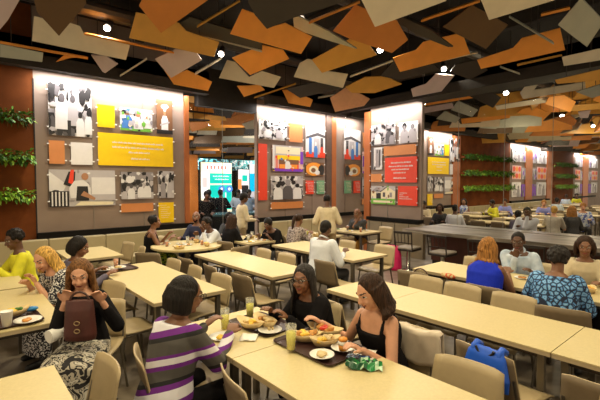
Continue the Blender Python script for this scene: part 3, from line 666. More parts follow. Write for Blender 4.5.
M_seat = mat('seat_pad_grey', (.36, .31, .26), .6, var=.06)
def bar_chair():
    t = thing('counter_chair', '', 'chair', (0, 0, 0))
    obj('pedestal', lathe(bmesh.new(), [(0, 0), (.14, 0), (.14, .015), (.045, .03), (.04, .40), (.10, .43), (0, .43)], 18), mat('brushed_post', (.5, .48, .44), .25, .9, var=.04), t, True)
    obj('seat_frame', B((-.21, -.2, .43), (.21, .2, .47)), M_dark, t, bevel=.01)
    obj('cushion', B((-.20, -.19, .47), (.21, .19, .51)), M_seat, t, bevel=.015)
    for s in (-1, 1): obj('back_post', T([(-.20, .19 * s, .44), (-.22, .19 * s, .6), (-.26, .2 * s, .84)], .014, 6), M_dark, t)
    obj('top_rail', B((-.275, -.2, .80), (-.245, .2, .85)), M_dark, t, bevel=.005); obj('lower_rail', B((-.24, -.19, .60), (-.22, .19, .62)), M_dark, t)
    for k in range(4): obj('spindle', T([(-.23, -.114 + .076 * k, .61), (-.26, -.114 + .076 * k, .81)], .007, 5), M_dark, t)
    return t
bc = bar_chair(); first = True
for y, lab in ((5.05, 'counter chair with dark spindle back nearest the pink bag'), (4.25, 'second counter chair along, grey cushion on a steel post'), (3.45, 'third counter chair from the display wall, partly behind the beige chair back'), (2.6, 'fourth counter chair, behind the woman in blue'), (1.75, 'fifth counter chair behind the man with glasses')):
    if first: bc.location = (7.38, y, 0); bc.rotation_euler.z = .12; bc['label'] = lab; bc['group'] = 'fixed chairs at the bar counter'; first = False
    else: dup(bc, (7.38, y, 0), random.uniform(0, .2), lab)

# ---------------------------------------------------------------- dining tables
def table(x0, x1, y0, y1, label, group='cream laminate dining tables', z=.74):
    cx, cy = (x0 + x1) / 2, (y0 + y1) / 2; t = thing('dining_table', label, 'table', (cx, cy, 0), 0, group)
    hx, hy = (x1 - x0) / 2 - .003, (y1 - y0) / 2 - .003
    bm = B((-hx, -hy, z - .008), (hx, hy, z)); obj('tabletop', bm, M_table, t)
    obj('edge_band', B((-hx + .001, -hy + .001, z - .036), (hx - .001, hy - .001, z - .009)), M_edge, t)
    for sx in (-1, 1):
        for sy in (-1, 1):
            obj('leg', B((sx * (hx - .06) - .022, sy * (hy - .07) - .022, 0), (sx * (hx - .06) + .022, sy * (hy - .07) + .022, z - .036)), M_steel, t)
    obj('apron', B((-hx + .05, -hy + .06, z - .075), (hx - .05, hy - .06, z - .037)), M_dark, t)
    return t
AX, BX, DX, RX, CX, LX, FX = (1.33, 2.08), (2.98, 3.72), (4.38, 5.18), (4.58, 5.30), (2.87, 3.52), (1.40, 2.17), (-.30, .455)
table(*AX, 2.22, 3.02, 'small end table of the foreground row, under the tray with two food boats')
table(*AX, .80, 2.22, 'foreground long table holding the brown tray and phone'); table(*AX, -.6, .80, 'foreground row table cut off at the bottom edge')
table(*BX, 2.36, 3.05, 'small end table of the second row, behind the woman in the black tank top'); table(*BX, .93, 2.36, 'empty table in the middle of the long second row'); table(*BX, -.5, .93, 'table at the right end of the long second row')
table(*LX, 3.72, 5.75, 'long table at left with a dark tray at its far end'); table(*CX, 3.85, 5.9, 'long empty table in the middle with three dark backed chairs before it')
table(*DX, 3.92, 5.9, 'table where the man in the white shirt sits with his back turned')
table(*RX, 1.4, 3.07, 'table of the woman in blue, brown bag at its corner'); table(*RX, -.3, 1.4, 'table between the two women at the right edge')
table(*FX, 1.3, 2.86, 'empty table in the lower left corner'); table(-.16, .68, 3.74, 5.2, 'table at left edge with paper cup and plates')
table(-.16, .60, 5.25, 6.6, 'table at the left edge in front of the woman in yellow')
table(1.28, 2.02, 6.57, 7.75, 'small cream table by the banquette, behind the woman with the dark bob')
table(4.12, 4.92, 6.28, 7.35, 'table crowded with cups in front of the man in the black shirt')
table(5.5, 6.3, 5.95, 6.9, 'table at which the man in the cream shirt stands'); table(6.85, 7.6, 5.9, 7.0, 'table near the corner where the man in the dark polo shirt sits')
t = thing('round_table', 'rounded table full of plates near the glass gap', 'table', (3.22, 6.9, 0))
obj('tabletop', lathe(bmesh.new(), [(0, .70), (.60, .70), (.62, .71), (.62, .74), (0, .74)], 40), M_table, t)
obj('pedestal', lathe(bmesh.new(), [(0, 0), (.28, 0), (.28, .02), (.04, .05), (.04, .70), (0, .70)], 20), M_steel, t)
far_tables = []
ORD = ['first', 'second', 'third', 'fourth', 'fifth', 'sixth', 'seventh', 'eighth', 'ninth', 'tenth', 'eleventh', 'twelfth']
RN = ['first', 'second', 'third', 'fourth', 'fifth', 'sixth', 'seventh', 'eighth']
for r, x in enumerate((11.9, 13.6, 15.2, 16.9, 18.6, 20.4, 22.4, 24.4)):
    for c, (a, b_) in enumerate(((1.0, 2.5), (3.85, 5.85), (6.3, 7.6))):
        if x * .66 < a - 1 or b_ / x < .15: continue
        table(x - .38, x + .38, a, b_, 'cream table beyond the counter, %s row from the glass, %s column' % (RN[r], ('near', 'middle', 'far')[c]), 'tables beyond the counter'); far_tables.append((x, a, b_, r, c))

# ---------------------------------------------------------------- shell chairs
def chair_proto():
    t = thing('dining_chair', '', 'chair')
    bm = bmesh.new(); n = 8; rows = []          # backrest: curved, tapering upwards
    for i in range(7):
        f = i / 6; z = .47 + f * .335; hw = .222 - .022 * f; x = -.20 - .07 * f; rows.append([])
        for j in range(n + 1):
            g = -1 + 2 * j / n; zz = z - (.014 * abs(g) ** 8 if i == 6 else 0); rows[-1].append(Vector((x - .03 * (1 - g * g), g * hw, zz)))
    def shell(bm, rows, th):
        F = [[bm.verts.new(p) for p in r] for r in rows]; K = [[bm.verts.new(p + th) for p in r] for r in rows]
        R_, Cn = len(rows), len(rows[0])
        for i in range(R_ - 1):
            for j in range(Cn - 1):
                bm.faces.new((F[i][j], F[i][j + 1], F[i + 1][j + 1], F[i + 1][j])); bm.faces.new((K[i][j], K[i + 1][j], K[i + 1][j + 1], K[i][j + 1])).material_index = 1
        for i in range(R_ - 1):
            for j in (0, Cn - 1): bm.faces.new((F[i][j], F[i + 1][j], K[i + 1][j], K[i][j]))
        for j in range(Cn - 1):
            for i in (0, R_ - 1): bm.faces.new((F[i][j], F[i][j + 1], K[i][j + 1], K[i][j]))
        return bm
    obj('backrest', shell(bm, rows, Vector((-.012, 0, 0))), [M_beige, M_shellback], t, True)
    rows = []
    for i in range(8):
        f = i / 7; x = -.21 + .43 * f; z = .455 + (.02 * max(0, 1 - f * 5)) - (.03 * max(0, (f - .8) * 5)); hw = .205 + .015 * math.sin(f * PI)
        rows.append([Vector((x, g / 4 * hw, z + .012 * (g / 4) ** 2)) for g in range(-4, 5)])
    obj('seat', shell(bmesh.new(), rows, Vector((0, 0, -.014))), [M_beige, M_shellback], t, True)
    for s in (-1, 1):
        obj('leg', T([(.17, .185 * s, .44), (.22, .215 * s, 0)], .0115, 7), M_steel, t)
        obj('leg', T([(-.16, .185 * s, .44), (-.25, .215 * s, 0)], .0115, 7), M_steel, t)
        obj('back_post', T([(-.14, .195 * s, .435), (-.205, .2 * s, .46), (-.255, .195 * s, .66)], .0105, 7), M_steel, t)
    bm = T([(.17, .19, .435), (.17, -.19, .435)], .010, 6); tube(bm, [(-.16, .19, .435), (-.16, -.19, .435)], .010, 6)
    for s in (-1, 1): tube(bm, [(.17, .19 * s, .435), (-.16, .19 * s, .435)], .010, 6)
    obj('under_frame', bm, M_steel, t)
    return t
CH0 = chair_proto(); used = [0]
def chair(x, y, deg, label, group='beige shell chairs in the dining room', seat=False):
    if not used[0]:
        used[0] = 1; CH0.location = (x, y, 0); CH0.rotation_euler.z = math.radians(deg); CH0['label'] = label; CH0['group'] = group; return CH0
    return dup(CH0, (x, y, 0), math.radians(deg), label, group)
j = lambda a=5: random.uniform(-a, a)
# near side = faces +x (0 deg), far side = faces -x (180)
NEAR = [
 (.86, 3.72, 235, 'chair of the woman searching her brown bag'),
 (1.32, 4.08, 8, 'chair with its seat showing, near side of the long left table'),
 (1.35, 4.85, 2, 'chair half hidden by the woman with the brown bag at the left table'),
 (2.08, 4.12, 183, 'far side of the long left table, chair nearest the camera'), (2.06, 4.78, 176, 'far side of the long left table, middle chair'), (2.05, 5.38, 182, 'far side of the long left table, chair furthest from the camera'),
 (2.12, 7.45, 190, 'pale chair behind the small banquette table'), (2.12, 6.85, 172, 'second pale chair behind the small banquette table'),
 (2.80, 4.02, 3, 'near side of the long middle table, rightmost'), (2.78, 4.70, -5, 'near side of the long middle table, middle chair'), (2.76, 5.42, 4, 'near side of the long middle table, left hand chair'),
 (3.52, 4.72, 180, 'far side of the long middle table, right hand chair'), (3.52, 5.32, 177, 'far side of the long middle table, left hand chair'),
 (4.12, 3.98, 0, 'chair under the man in the white shirt seen from behind'),
 (4.14, 4.90, 6, 'chair left of the man in the white shirt seen from behind'),
 (5.32, 4.28, 184, 'chair facing us just left of the pink backpack'), (5.25, 5.1, 178, 'far side chair of the white shirt man\'s table behind his shoulder'),
 (3.78, 2.52, 183, 'far side of the long second row, leftmost chair'), (3.76, 2.10, 178, 'far side of the long second row, second chair from the left'), (3.76, 1.58, 180, 'far side of the long second row, third chair from the left'), (4.18, 1.20, 12, 'chair under the woman in the blue patterned top'),
 (4.42, 1.92, 0, 'chair under the woman in the blue sleeveless top'), (4.45, 2.82, 4, 'chair tucked at the corner by the brown bag'),
 (5.40, 2.72, 180, 'chair beyond the woman in blue, far side of her table'), (5.62, 1.98, 182, 'chair under the man with glasses in the light blue shirt'), (5.62, 1.12, 180, 'chair under the woman in the cream jacket facing us'),
 (2.86, 2.62, -4, 'near side of the second row behind the woman with long braids'), (2.84, 1.15, -8, 'chair carrying the blue bag, near side of the second row'), (2.86, .56, 3, 'near side of the second row, chair at the right edge'), (2.84, 1.85, 6, 'near side of the second row, right behind the jacket chair'),
 (2.26, 2.60, 182, 'chair under the woman with long braids'), (2.28, 1.70, 186, 'chair with a beige jacket on its back'), (2.02, 1.12, 186, 'large empty chair back in front of the blue bag'), (2.30, .36, 180, 'chair at the bottom right corner'),
 (1.14, 2.50, -14, 'chair under the woman in the striped top'), (1.42, 1.86, -12, 'empty chair in front of the foreground table at bottom centre'), (1.30, 1.02, 0, 'foreground row near side chair, cut off below'),
 (.41, 2.55, 182, 'chair at the right side of the empty corner table'),
 (1.04, 4.5, 196, 'chair under the woman in the black and white print dress'),
 (.80, 5.75, 185, 'chair under the woman in the yellow cardigan'),
 (3.0, 7.72, 260, 'chair under the woman in the green skirt'), (2.45, 6.35, 40, 'chair in front of the green skirt woman'), (3.95, 7.05, 190, 'chair of the curly haired man in white by the glass gap'), (3.6, 6.05, 100, 'chair in front of the rounded table'),
 (4.02, 6.55, 14, 'chair under the woman with long dark hair seen from behind'), (5.05, 6.4, 185, 'chair under the man in the black shirt'), (5.3, 6.5, 0, 'chair under the woman with the ponytail'),
 (5.9, 5.72, 90, 'chair in front of the standing man in cream'), (7.7, 6.1, 180, 'chair under the man in the dark polo shirt'),
]
for x, y, d, lab in NEAR: chair(x, y, d, 'beige ' + lab if 'chair' in lab.split()[0] else ('beige chair, ' + lab))
for (x, a, b_, r, c) in far_tables:
    for s in (-1, 1):
        for k, yy in enumerate((a + .4, (a + b_) / 2, b_ - .4)):
            if (r * 7 + k * 3 + s) % 4: chair(x + s * (.36 + random.uniform(-.03, .08)), yy, (0 if s < 0 else 180) + j(9), 'beige chair, %s from far wall, %s side of %s row beyond the counter' % (ORD[(2 - c) * 3 + 2 - k], 'left' if s < 0 else 'right', RN[r]), 'chairs in the %s row beyond the counter' % RN[r])

# ---------------------------------------------------------------- people
SK = {k: mat('skin_' + k, c, .5, var=.05, scale=30) for k, c in dict(d=(.115, .048, .024), m=(.20, .085, .04), l=(.60, .31, .19), b=(.27, .12, .055)).items()}
def hair_mat(name, c):
    mt, N, L, b = new_mat(name); b.inputs['Roughness'].default_value = .6; b.inputs['Specular IOR Level'].default_value = .22
    tc = N.new('ShaderNodeTexCoord'); mp = N.new('ShaderNodeMapping'); mp.inputs['Scale'].default_value = (95, 95, 9); nz = N.new('ShaderNodeTexNoise'); nz.inputs['Scale'].default_value = 1; nz.inputs['Detail'].default_value = 4
    r = N.new('ShaderNodeValToRGB'); r.color_ramp.elements[0].position = .35; r.color_ramp.elements[1].position = .68
    r.color_ramp.elements[0].color = (*[k * .45 for k in c], 1); r.color_ramp.elements[1].color = (*[min(1, k * 1.6) for k in c], 1)
    bp = N.new('ShaderNodeBump'); bp.inputs['Strength'].default_value = .8; bp.inputs['Distance'].default_value = .008
    L.new(tc.outputs['Object'], mp.inputs[0]); L.new(mp.outputs[0], nz.inputs['Vector']); L.new(nz.outputs['Fac'], r.inputs[0]); L.new(r.outputs[0], b.inputs['Base Color']); L.new(nz.outputs['Fac'], bp.inputs['Height']); L.new(bp.outputs[0], b.inputs['Normal'])
    return mt
HR = {k: hair_mat('hair_' + k, c) for k, c in dict(k=(.009, .006, .005), b=(.032, .014, .007), r=(.30, .13, .03), g=(.020, .016, .015), o=(.15, .065, .02), y=(.52, .30, .07)).items()}
M_lip = mat('lips', (.22, .05, .04), .5, var=0); M_brow = mat('brow', (.04, .02, .014), .7, var=0); M_eye = mat('eye_white', (.6, .58, .55), .3, var=0)
def hand(bm, p, d, up, curl=.5, side=1, r=1.0):
    """palm, four bent fingers of different length, thumb from the side of the palm"""
    d = d.normalized(); s = d.cross(up).normalized(); n = s.cross(d).normalized()
    M = Matrix((d, s, n)).transposed()
    ellipsoid(bm, p + d * .045, (.052 * r, .040 * r, .016 * r), M, 10)
    for k, (o, L_) in enumerate(((-.030, .072), (-.010, .082), (.011, .076), (.031, .060))):
        b0 = p + d * .075 + s * o; b1 = b0 + (d * math.cos(curl * .6) - n * math.sin(curl * .6)) * L_ * .5 * r
        b2 = b1 + (d * math.cos(curl * 1.7) - n * math.sin(curl * 1.7)) * L_ * .5 * r
        tube(bm, [b0 - d * .02, b0, b1, b2], [.010 * r, .0098 * r, .009 * r, .0075 * r], 6)
    t0 = p + d * .02 - s * .03 * side; t1 = t0 + d * .03 - s * .028 * side - n * .008; t2 = t1 + d * .032 - n * .012 * (1 + curl)
    tube(bm, [t0, t1, t2], [.013 * r, .0115 * r, .009 * r], 6)
def loft(bm, secs, n=16):
    rings = []
    for c, f, s, hf, hs in secs:
        rings.append([bm.verts.new(c + f * (hf * abs(math.cos(a)) ** .85 * (1 if math.cos(a) > 0 else -1)) + s * (hs * abs(math.sin(a)) ** .85 * (1 if math.sin(a) > 0 else -1))) for a in [2 * PI * k / n for k in range(n)]])
    for a, b_ in zip(rings, rings[1:]):
        for k in range(n): bm.faces.new((a[k], a[(k + 1) % n], b_[(k + 1) % n], b_[k]))
    bm.faces.new(rings[0]); bm.faces.new(rings[-1][::-1])
def ik(a, t, l1, l2, pole):
    d = t - a; L_ = min(d.length, (l1 + l2) * .995); dn = d.normalized(); x = (l1 * l1 - l2 * l2 + L_ * L_) / (2 * L_)
    h = math.sqrt(max(0, l1 * l1 - x * x)); pl = pole - dn * pole.dot(dn)
    pl = pl.normalized() if pl.length > 1e-4 else Vector((0, 0, -1))
    return a + dn * x + pl * h, a + dn * L_
def person(label, at, yaw, skin='d', hair='k', style='short', top=None, sleeve=1.0, bottom=None, skirt=False, lean=12, hy=0, hp=10, hr=0, hands=None, sc=1.0, fat=1.0, stand=False, vox=.011, px=None, dz=0, glasses=False, group=None, collar=None, curls=(.7, .7), turn=0, beard=False, strap=False, lowcut=False, slim=1.0):
    """at = (x, y) of the hips on the floor plan, yaw = where the person faces; hands are (forward, left, height above floor)"""
    Z = Vector((0, 0, 1)); F = Vector((math.cos(math.radians(yaw)), math.sin(math.radians(yaw)), 0)); Lf = Z.cross(F)
    hipz = (.93 if stand else .50) * (sc if stand else 1) ; H = Vector((0, 0, hipz))
    la = math.radians(lean); U = (Z * math.cos(la) + F * math.sin(la)).normalized(); FT = (F * math.cos(la) - Z * math.sin(la)).normalized()
    SL_ = Matrix.Rotation(math.radians(turn), 3, U) @ Lf; FS = Matrix.Rotation(math.radians(turn), 3, U) @ FT
    def sp(t): return H + U * t * sc
    shw = (.90 if ('woman' in label) else 1.0)
    def secs(g=0.0, lo=-.10, hi=.53, low_=False):
        base = ((-.12, .10, .10), (-.08, .14, .13), (-.01, .172, .125), (.09, .160, .118), (.19, .138 * slim, .102), (.30, .150, .112), (.385, .164 * (.5 + .5 * shw), .115), (.44, .168 * shw, .098), (.485, .125 * shw, .086), (.525, .070, .062))
        out = []
        for t, w, d in base:
            if t < lo or t > hi: continue
            k = max(0, min(1, t / .4)); s_ = Lf.lerp(SL_, k); f_ = FT.lerp(FS, k)
            fw = fat if t < .3 else 1 + (fat - 1) * .6
            out.append((sp(t), f_, s_, (d * fw + g) * sc, (w * fw + g) * sc))
        return out
    big = vox < .010
    nb0 = sp(.485); HM0 = Matrix.Rotation(math.radians(yaw + turn + hy), 3, 'Z') @ Matrix.Rotation(math.radians(hp), 3, 'Y')
    h0 = nb0 + (U * .75 + Z * .25) * .178 * sc + HM0 @ Vector((.012, 0, 0)) + FS * .02
    if px is not None:      # slide along y so that the head stands where the photo has it, at the given x
        xh = at[0] + h0.x; v = 220
        for _ in range(6):
            q = on_x(px, v, xh); v += (q.z - h0.z) / max(.01, (on_x(px, v, xh).z - on_x(px, v + 1, xh).z))
        at = (at[0], q.y - h0.y)
    root = thing('person', label, 'person', (at[0], at[1], 0), 0, group)
    bm = bmesh.new()
    loft(bm, secs(-.014 if (top and sleeve > 0) else -.004))
    nb = sp(.485); HM = Matrix.Rotation(math.radians(yaw + turn + hy), 3, 'Z') @ Matrix.Rotation(math.radians(hp), 3, 'Y') @ Matrix.Rotation(math.radians(hr), 3, 'X')
    hc = nb + (U * .75 + Z * .25) * .178 * sc + HM @ Vector((.012, 0, 0)) + FS * .02
    cap(bm, nb - U * .03, hc + HM @ Vector((-.02, 0, -.05)), .056 * sc, .052 * sc)
    def hpnt(x, y, z): return hc + HM @ Vector((x * sc, y * sc, z * sc))
    hs = sc * 1.0
    ellipsoid(bm, hpnt(-.008, 0, .022), (.094 * hs, .075 * hs, .092 * hs), HM, 16)
    ellipsoid(bm, hpnt(.022, 0, -.035), (.066 * hs, .058 * hs, .075 * hs), HM, 14)
    ellipsoid(bm, hpnt(.062, 0, -.090), (.022 * hs, .026 * hs, .018 * hs), HM, 8)
    cap(bm, hpnt(.088, 0, .012), hpnt(.104, 0, -.022), .009, .014, 6)
    for s in (-1, 1):
        ellipsoid(bm, hpnt(-.008, .076 * s, -.008), (.017, .010, .031), HM, 8); ellipsoid(bm, hpnt(.070, .035 * s, -.03), (.018, .02, .02), HM, 8)
        ellipsoid(bm, hpnt(.098, .012 * s, -.024), (.010, .009, .008), HM, 6)
    ellipsoid(bm, hpnt(.086, 0, -.056), (.010, .024, .010), HM, 8)
    ellipsoid(bm, hpnt(.083, 0, .034), (.010, .05, .010), HM, 8)
    sh = bmesh.new() if top else None       # garments
    joints = []
    if hands is None: hands = ((.40, .16, .77), (.40, -.16, .77)) if not stand else ((.22, .16, 1.05), (.22, -.16, 1.05))
    for i, s in enumerate((1, -1)):
        sj = sp(.442) + SL_ * (.160 * shw * s * sc * (1 + (fat - 1) * .5)); hd = hands[i]
        ht = (Vector(hd[:3]) - Vector((at[0], at[1], 0))) if isinstance(hd, Vector) else F * hd[0] + Lf * hd[1] + Z * hd[2]; ea = .29 * sc; fa = .255 * sc
        pole = Lf * (.38 * s) - Z * .9 - F * .3
        if len(hd) > 3 and not isinstance(hd, Vector): pole = F * hd[3][0] + Lf * hd[3][1] + Z * hd[3][2]
        el, wr = ik(sj, ht, ea, fa, pole)
        cu = .84 if (top and sleeve > .3) else 1; cap(bm, sj - SL_ * (.02 * s), el, .050 * sc * fat * cu, .038 * sc * fat * (cu if sleeve > .5 else 1)); cap(bm, el, wr, .038 * sc * fat * (cu if sleeve > .8 else 1), .025 * sc)
        hd_dir = (wr - el).normalized(); upv = Z if abs(hd_dir.z) < .85 else -F
        hand(bm, wr + hd_dir * .008, hd_dir, upv, curls[i], s, sc if big else 1.15 * sc)
        if top and sleeve > 0:
            g = .014; e1 = sj.lerp(el, min(1, sleeve * 2)); cap(sh, sj - SL_ * .015 * s, e1, (.060 * fat + g * .7) * sc, (.046 * fat + g) * sc)
            if sleeve > .5: cap(sh, el, el.lerp(wr, min(.96, (sleeve - .5) * 2)), (.042 * fat + g * .8) * sc, (.029 + g * .7) * sc)
    pt = bmesh.new(); legs = []
    for s in (1, -1):
        hj = H + Lf * .092 * s * sc * fat - Z * .02
        if stand: kn = hj + F * .02 - Z * .42 * sc; an = Vector((hj.x, hj.y, .09)) - F * .02 + Lf * .02 * s
        else: kn = hj + F * .42 * sc + Lf * .04 * s - Z * .01; an = Vector((kn.x, kn.y, .09)) + F * (.0 if s > 0 else -.08)
        cap(bm, hj, kn, .078 * sc, .052 * sc); cap(bm, kn, an, .050 * sc, .034 * sc)
        cap(pt, hj, kn, .092 * sc * fat, .064 * sc); cap(pt, kn, an + Z * .02, .064 * sc, .050 * sc)
        legs.append((hj, kn, an))
        ft = bmesh.new(); cap(ft, an - Z * .045 - F * .03, an - Z * .055 + F * .15, .042, .034); cap(ft, an, an - Z * .045, .04, .045)
        remesh('shoe', ft, M_black, root, .014, 1)
    body = remesh('body', bm, [SK[skin], M_lip, M_brow, M_eye, HR[hair]], root, vox, 2 if vox < .01 else 1)
    inv = HM.transposed(); me = body.data
    for p in me.polygons:
        q = inv @ (Vector(p.center) - hc) / sc
        if q.x > .05 and abs(q.y) < .075 and -.11 < q.z < .07:
            ay = abs(q.y)
            if ((ay / .026) ** 2 + ((q.z + .056) / .0085) ** 2) < 1 and q.x > .07: p.material_index = 1
            elif ((ay - .034) / .020) ** 2 + ((q.z - .041) / .0042) ** 2 < 1: p.material_index = 2
            elif ((ay - .033) / .008) ** 2 + ((q.z - .014) / .008) ** 2 < 1: p.material_index = 2
            elif ((ay - .033) / .017) ** 2 + ((q.z - .014) / .009) ** 2 < 1: p.material_index = 3
            elif beard and (q.z < -.045) : p.material_index = 4
    gv = max(vox, .010)
    if top:
        ss = secs(.016, -.10, .43 if (strap or lowcut) else .53 if sleeve == 0 else .50)
        loft(sh, ss)
        if sleeve == 0:
            for s in (1, -1):
                a = sp(.40) + SL_ * .10 * s * sc
                tube(sh, [a + FS * .105, sp(.47) + SL_ * .095 * s * sc + FS * .045, sp(.485) + SL_ * .09 * s * sc, sp(.46) + SL_ * .095 * s * sc - FS * .07, a - FS * .10], .022 if not strap else .014, 7)
        if collar: pass
        o = remesh('top', sh, top, root, gv, 2)
        if collar:
            cb = bmesh.new(); tube(cb, [sp(.50) + SL_ * .062 * math.cos(a) + FS * .066 * math.sin(a) + U * (.02 - .03 * math.sin(a)) for a in [PI * .5 + .25 + (2 * PI - .5) * k / 14 for k in range(15)]], .014, 6)
            obj('collar', cb, top if collar is True else collar, root, True)
    if skirt:
        pt.free(); pt = bmesh.new(); (a, k1, n1), (b_, k2, n2) = legs; m0 = (a + b_) / 2; mk = (k1 + k2) / 2
        if stand: loft(pt, [(m0 + Z * .1, F, Lf, .12, .16), (m0 - Z * .05, F, Lf, .14, .19), (m0 - Z * .45, F, Lf, .17, .22)])
        else:
            loft(pt, [(m0 - F * .10 + Z * .02, Z, Lf, .09, .16), (m0 + F * .05, Z, Lf, .115, .20), (mk - F * .05, Z, Lf, .10, .21), (mk + F * .075 - Z * .02, Z, Lf, .07, .20)])
            loft(pt, [(mk + Z * .02, F, Lf, .085, .20), (mk - F * .01 - Z * .2, F, Lf, .11, .22), (mk - F * .02 - Z * .36, F, Lf, .13, .23)])
    else: loft(pt, secs(.012, -.13, .10))
    remesh('skirt' if skirt else 'trousers', pt, bottom or M_black, root, max(.012, gv), 2)
    # hair
    if style != 'bald':
        hb = bmesh.new(); R = random.Random(len(label) * 7 + int(yaw))
        if style == 'buzz': ellipsoid(hb, hpnt(-.014, 0, .030), (.093, .079, .091), HM, 16)
        elif style == 'short': ellipsoid(hb, hpnt(-.016, 0, .034), (.100, .085, .095), HM, 16); ellipsoid(hb, hpnt(-.06, 0, -.02), (.05, .066, .06), HM, 10)
        elif style == 'afro':
            for i in range(60):
                a, b2 = R.uniform(0, 2 * PI), R.uniform(-.35, 1); rr = math.sqrt(1 - b2 * b2) if abs(b2) < 1 else 0
                v = Vector((math.cos(a) * rr, math.sin(a) * rr, b2))
                if v.x > .55 and v.z < .45: continue
                ellipsoid(hb, hpnt(-.028 + v.x * .082, v.y * .076, .042 + v.z * .082), (.030,) * 3, None, 6)
            ellipsoid(hb, hpnt(-.03, 0, .04), (.092, .084, .090), HM, 14)
        elif style == 'curly':
            ellipsoid(hb, hpnt(-.024, 0, .035), (.096, .086, .090), HM, 14)
            for i in range(110):
                a, b2 = R.uniform(0, 2 * PI), R.uniform(-.75, 1); rr = math.sqrt(max(0, 1 - b2 * b2)); v = Vector((math.cos(a) * rr, math.sin(a) * rr, b2))
                if v.x > .5 and v.z < .5: continue
                if v.z < 0 and v.x > .25: continue
                ellipsoid(hb, hpnt(-.022 + v.x * .092, v.y * .086, .03 + v.z * .092), (.017,) * 3, None, 6)
        elif style == 'bob':
            ellipsoid(hb, hpnt(-.032, 0, .036), (.100, .092, .098), HM, 18)
            for i in range(26):
                a = -.42 * PI * 2 + i / 25 * .84 * 2 * PI + PI; x, y = math.cos(a), math.sin(a)
                if x > .25: continue
                tube(hb, [hpnt(-.03 + x * .082, y * .078, .05), hpnt(-.035 + x * .096, y * .094, -.02), hpnt(-.03 + x * .090, y * .094, -.085), hpnt(-.02 + x * .07, y * .078, -.105)], [.028, .026, .022, .012], 6)
        elif style in ('long', 'wavy', 'braids', 'locs'):
            ellipsoid(hb, hpnt(-.030, 0, .036), (.096, .086, .096), HM, 18)
            n = 30 if style == 'locs' else 24; ln = {'long': .30, 'wavy': .20, 'braids': .34, 'locs': .17}[style]
            for i in range(n):
                a = PI + (-.31 + .62 * i / (n - 1)) * 2 * PI; x, y = math.cos(a), math.sin(a)
                r0 = .024 if style in ('long', 'wavy') else .0125; w = R.uniform(-.012, .012)
                p1 = hpnt(-.025 + x * .078, y * .080, .055); p2 = hpnt(-.022 + x * .092, y * .092, -.03); q3 = hpnt(-.028 + x * .085, y * .098, -.10)
                out = (p2 - hc); out.z = 0; out = out.normalized() if out.length > 0 else F
                p4 = q3 + out * (.012 + w) - Z * (ln - .12) * .5 * sc; p5 = p4 - Z * (ln - .12) * .5 * sc * R.uniform(.8, 1.1) + out * w
                if style == 'wavy': p4 += out * .02
                tube(hb, [p1, p2, q3, p4, p5], [r0, r0, r0, r0 * .9, r0 * .45], 6)
            if style in ('locs', 'braids'):
                for i in range(40):
                    a, b2 = R.uniform(0, 2 * PI), R.uniform(.0, 1); rr = math.sqrt(1 - b2 * b2); v = Vector((math.cos(a) * rr, math.sin(a) * rr, b2))
                    if v.x > .6 and v.z < .5: continue
                    w_ = Vector((v.x * .3 - .3, v.y * .6, v.z - .5)); pa = hpnt(-.02 + v.x * .094, v.y * .085, .034 + v.z * .094); 
                    tube(hb, [hpnt(-.02, 0, .13), pa, hpnt(-.03 + v.x * .105, v.y * .098, .034 + v.z * .094 - .06)], .011, 5)
        elif style == 'ponytail':
            ellipsoid(hb, hpnt(-.018, 0, .034), (.098, .083, .092), HM, 16)
            tube(hb, [hpnt(-.10, 0, .06), hpnt(-.15, 0, .03), hpnt(-.17, 0, -.06), hpnt(-.16, 0, -.16), hpnt(-.14, 0, -.24)], [.02, .034, .038, .030, .010], 8)
        remesh('hair', hb, HR[hair], root, .007 if big else .011, 1)
    if glasses:
        gb = bmesh.new()
        for s in (-1, 1):
            tube(gb, [hpnt(.108, .034 * s + .021 * math.cos(a), .014 + .016 * math.sin(a)) for a in [2 * PI * k / 12 for k in range(13)]], .0028, 5)
            tube(gb, [hpnt(.106, .055 * s, .018), hpnt(.0, .082 * s, .014)], .0026, 5)
        tube(gb, [hpnt(.110, -.013, .016), hpnt(.110, .013, .016)], .0026, 5)
        obj('glasses', gb, M_dark, root)
    root['head'] = (hc.x + at[0], hc.y + at[1], hc.z)
    return root
# clothes
BLK = mat('cloth_black', (.010, .009, .010), .9, var=.2, spec=.08, bump=.4, scale=7); NVY = mat('cloth_navy', (.015, .018, .05), .8, var=.15); WHT = mat('cloth_white', (.66, .69, .76), .75, var=.05, scale=9, bump=.3)
LBL = ramp_mat('shirt_pale_blue', 'noise', 9, [(.35, (.33, .42, .55)), (.65, (.55, .62, .72))], .8, interp='LINEAR')
CRM = mat('cloth_cream', (.60, .50, .33), .8, var=.08, bump=.2); BLU = mat('cloth_royal_blue', (.010, .03, .50), .75, var=.12, spec=.2, bump=.4, scale=7); YEL = mat('cloth_yellow', (.66, .62, .02), .75, var=.12); GRY = mat('cloth_grey', (.28, .25, .23), .8, var=.1)
SLT = mat('cloth_slate', (.10, .085, .13), .8, var=.1); MUS = mat('trouser_mustard', (.36, .17, .02), .8, var=.12); KHK = mat('cloth_khaki', (.30, .22, .12), .8, var=.1); CHL = mat('cloth_charcoal', (.04, .04, .045), .8, var=.15); LAV = mat('cloth_lavender', (.25, .27, .62), .8, var=.1)
pu, wh, gy, bk = (.14, .015, .22), (.70, .68, .72), (.075, .068, .06), (.012, .011, .012)
STR = ramp_mat('striped_top', 'wave', .82, [(0, gy), (.20, bk), (.27, pu), (.37, wh), (.52, pu), (.60, bk), (.66, gy), (.80, pu), (.86, wh), (.95, pu)], .85, dist=2.2, rot=(.22, .12, 0), detail=1)
PAT = ramp_mat('blue_patterned_cloth', 'edge', 24, [(0, (.012, .02, .05)), (.10, (.10, .28, .60)), (.24, (.28, .52, .80)), (.36, (.10, .28, .62))], .8)
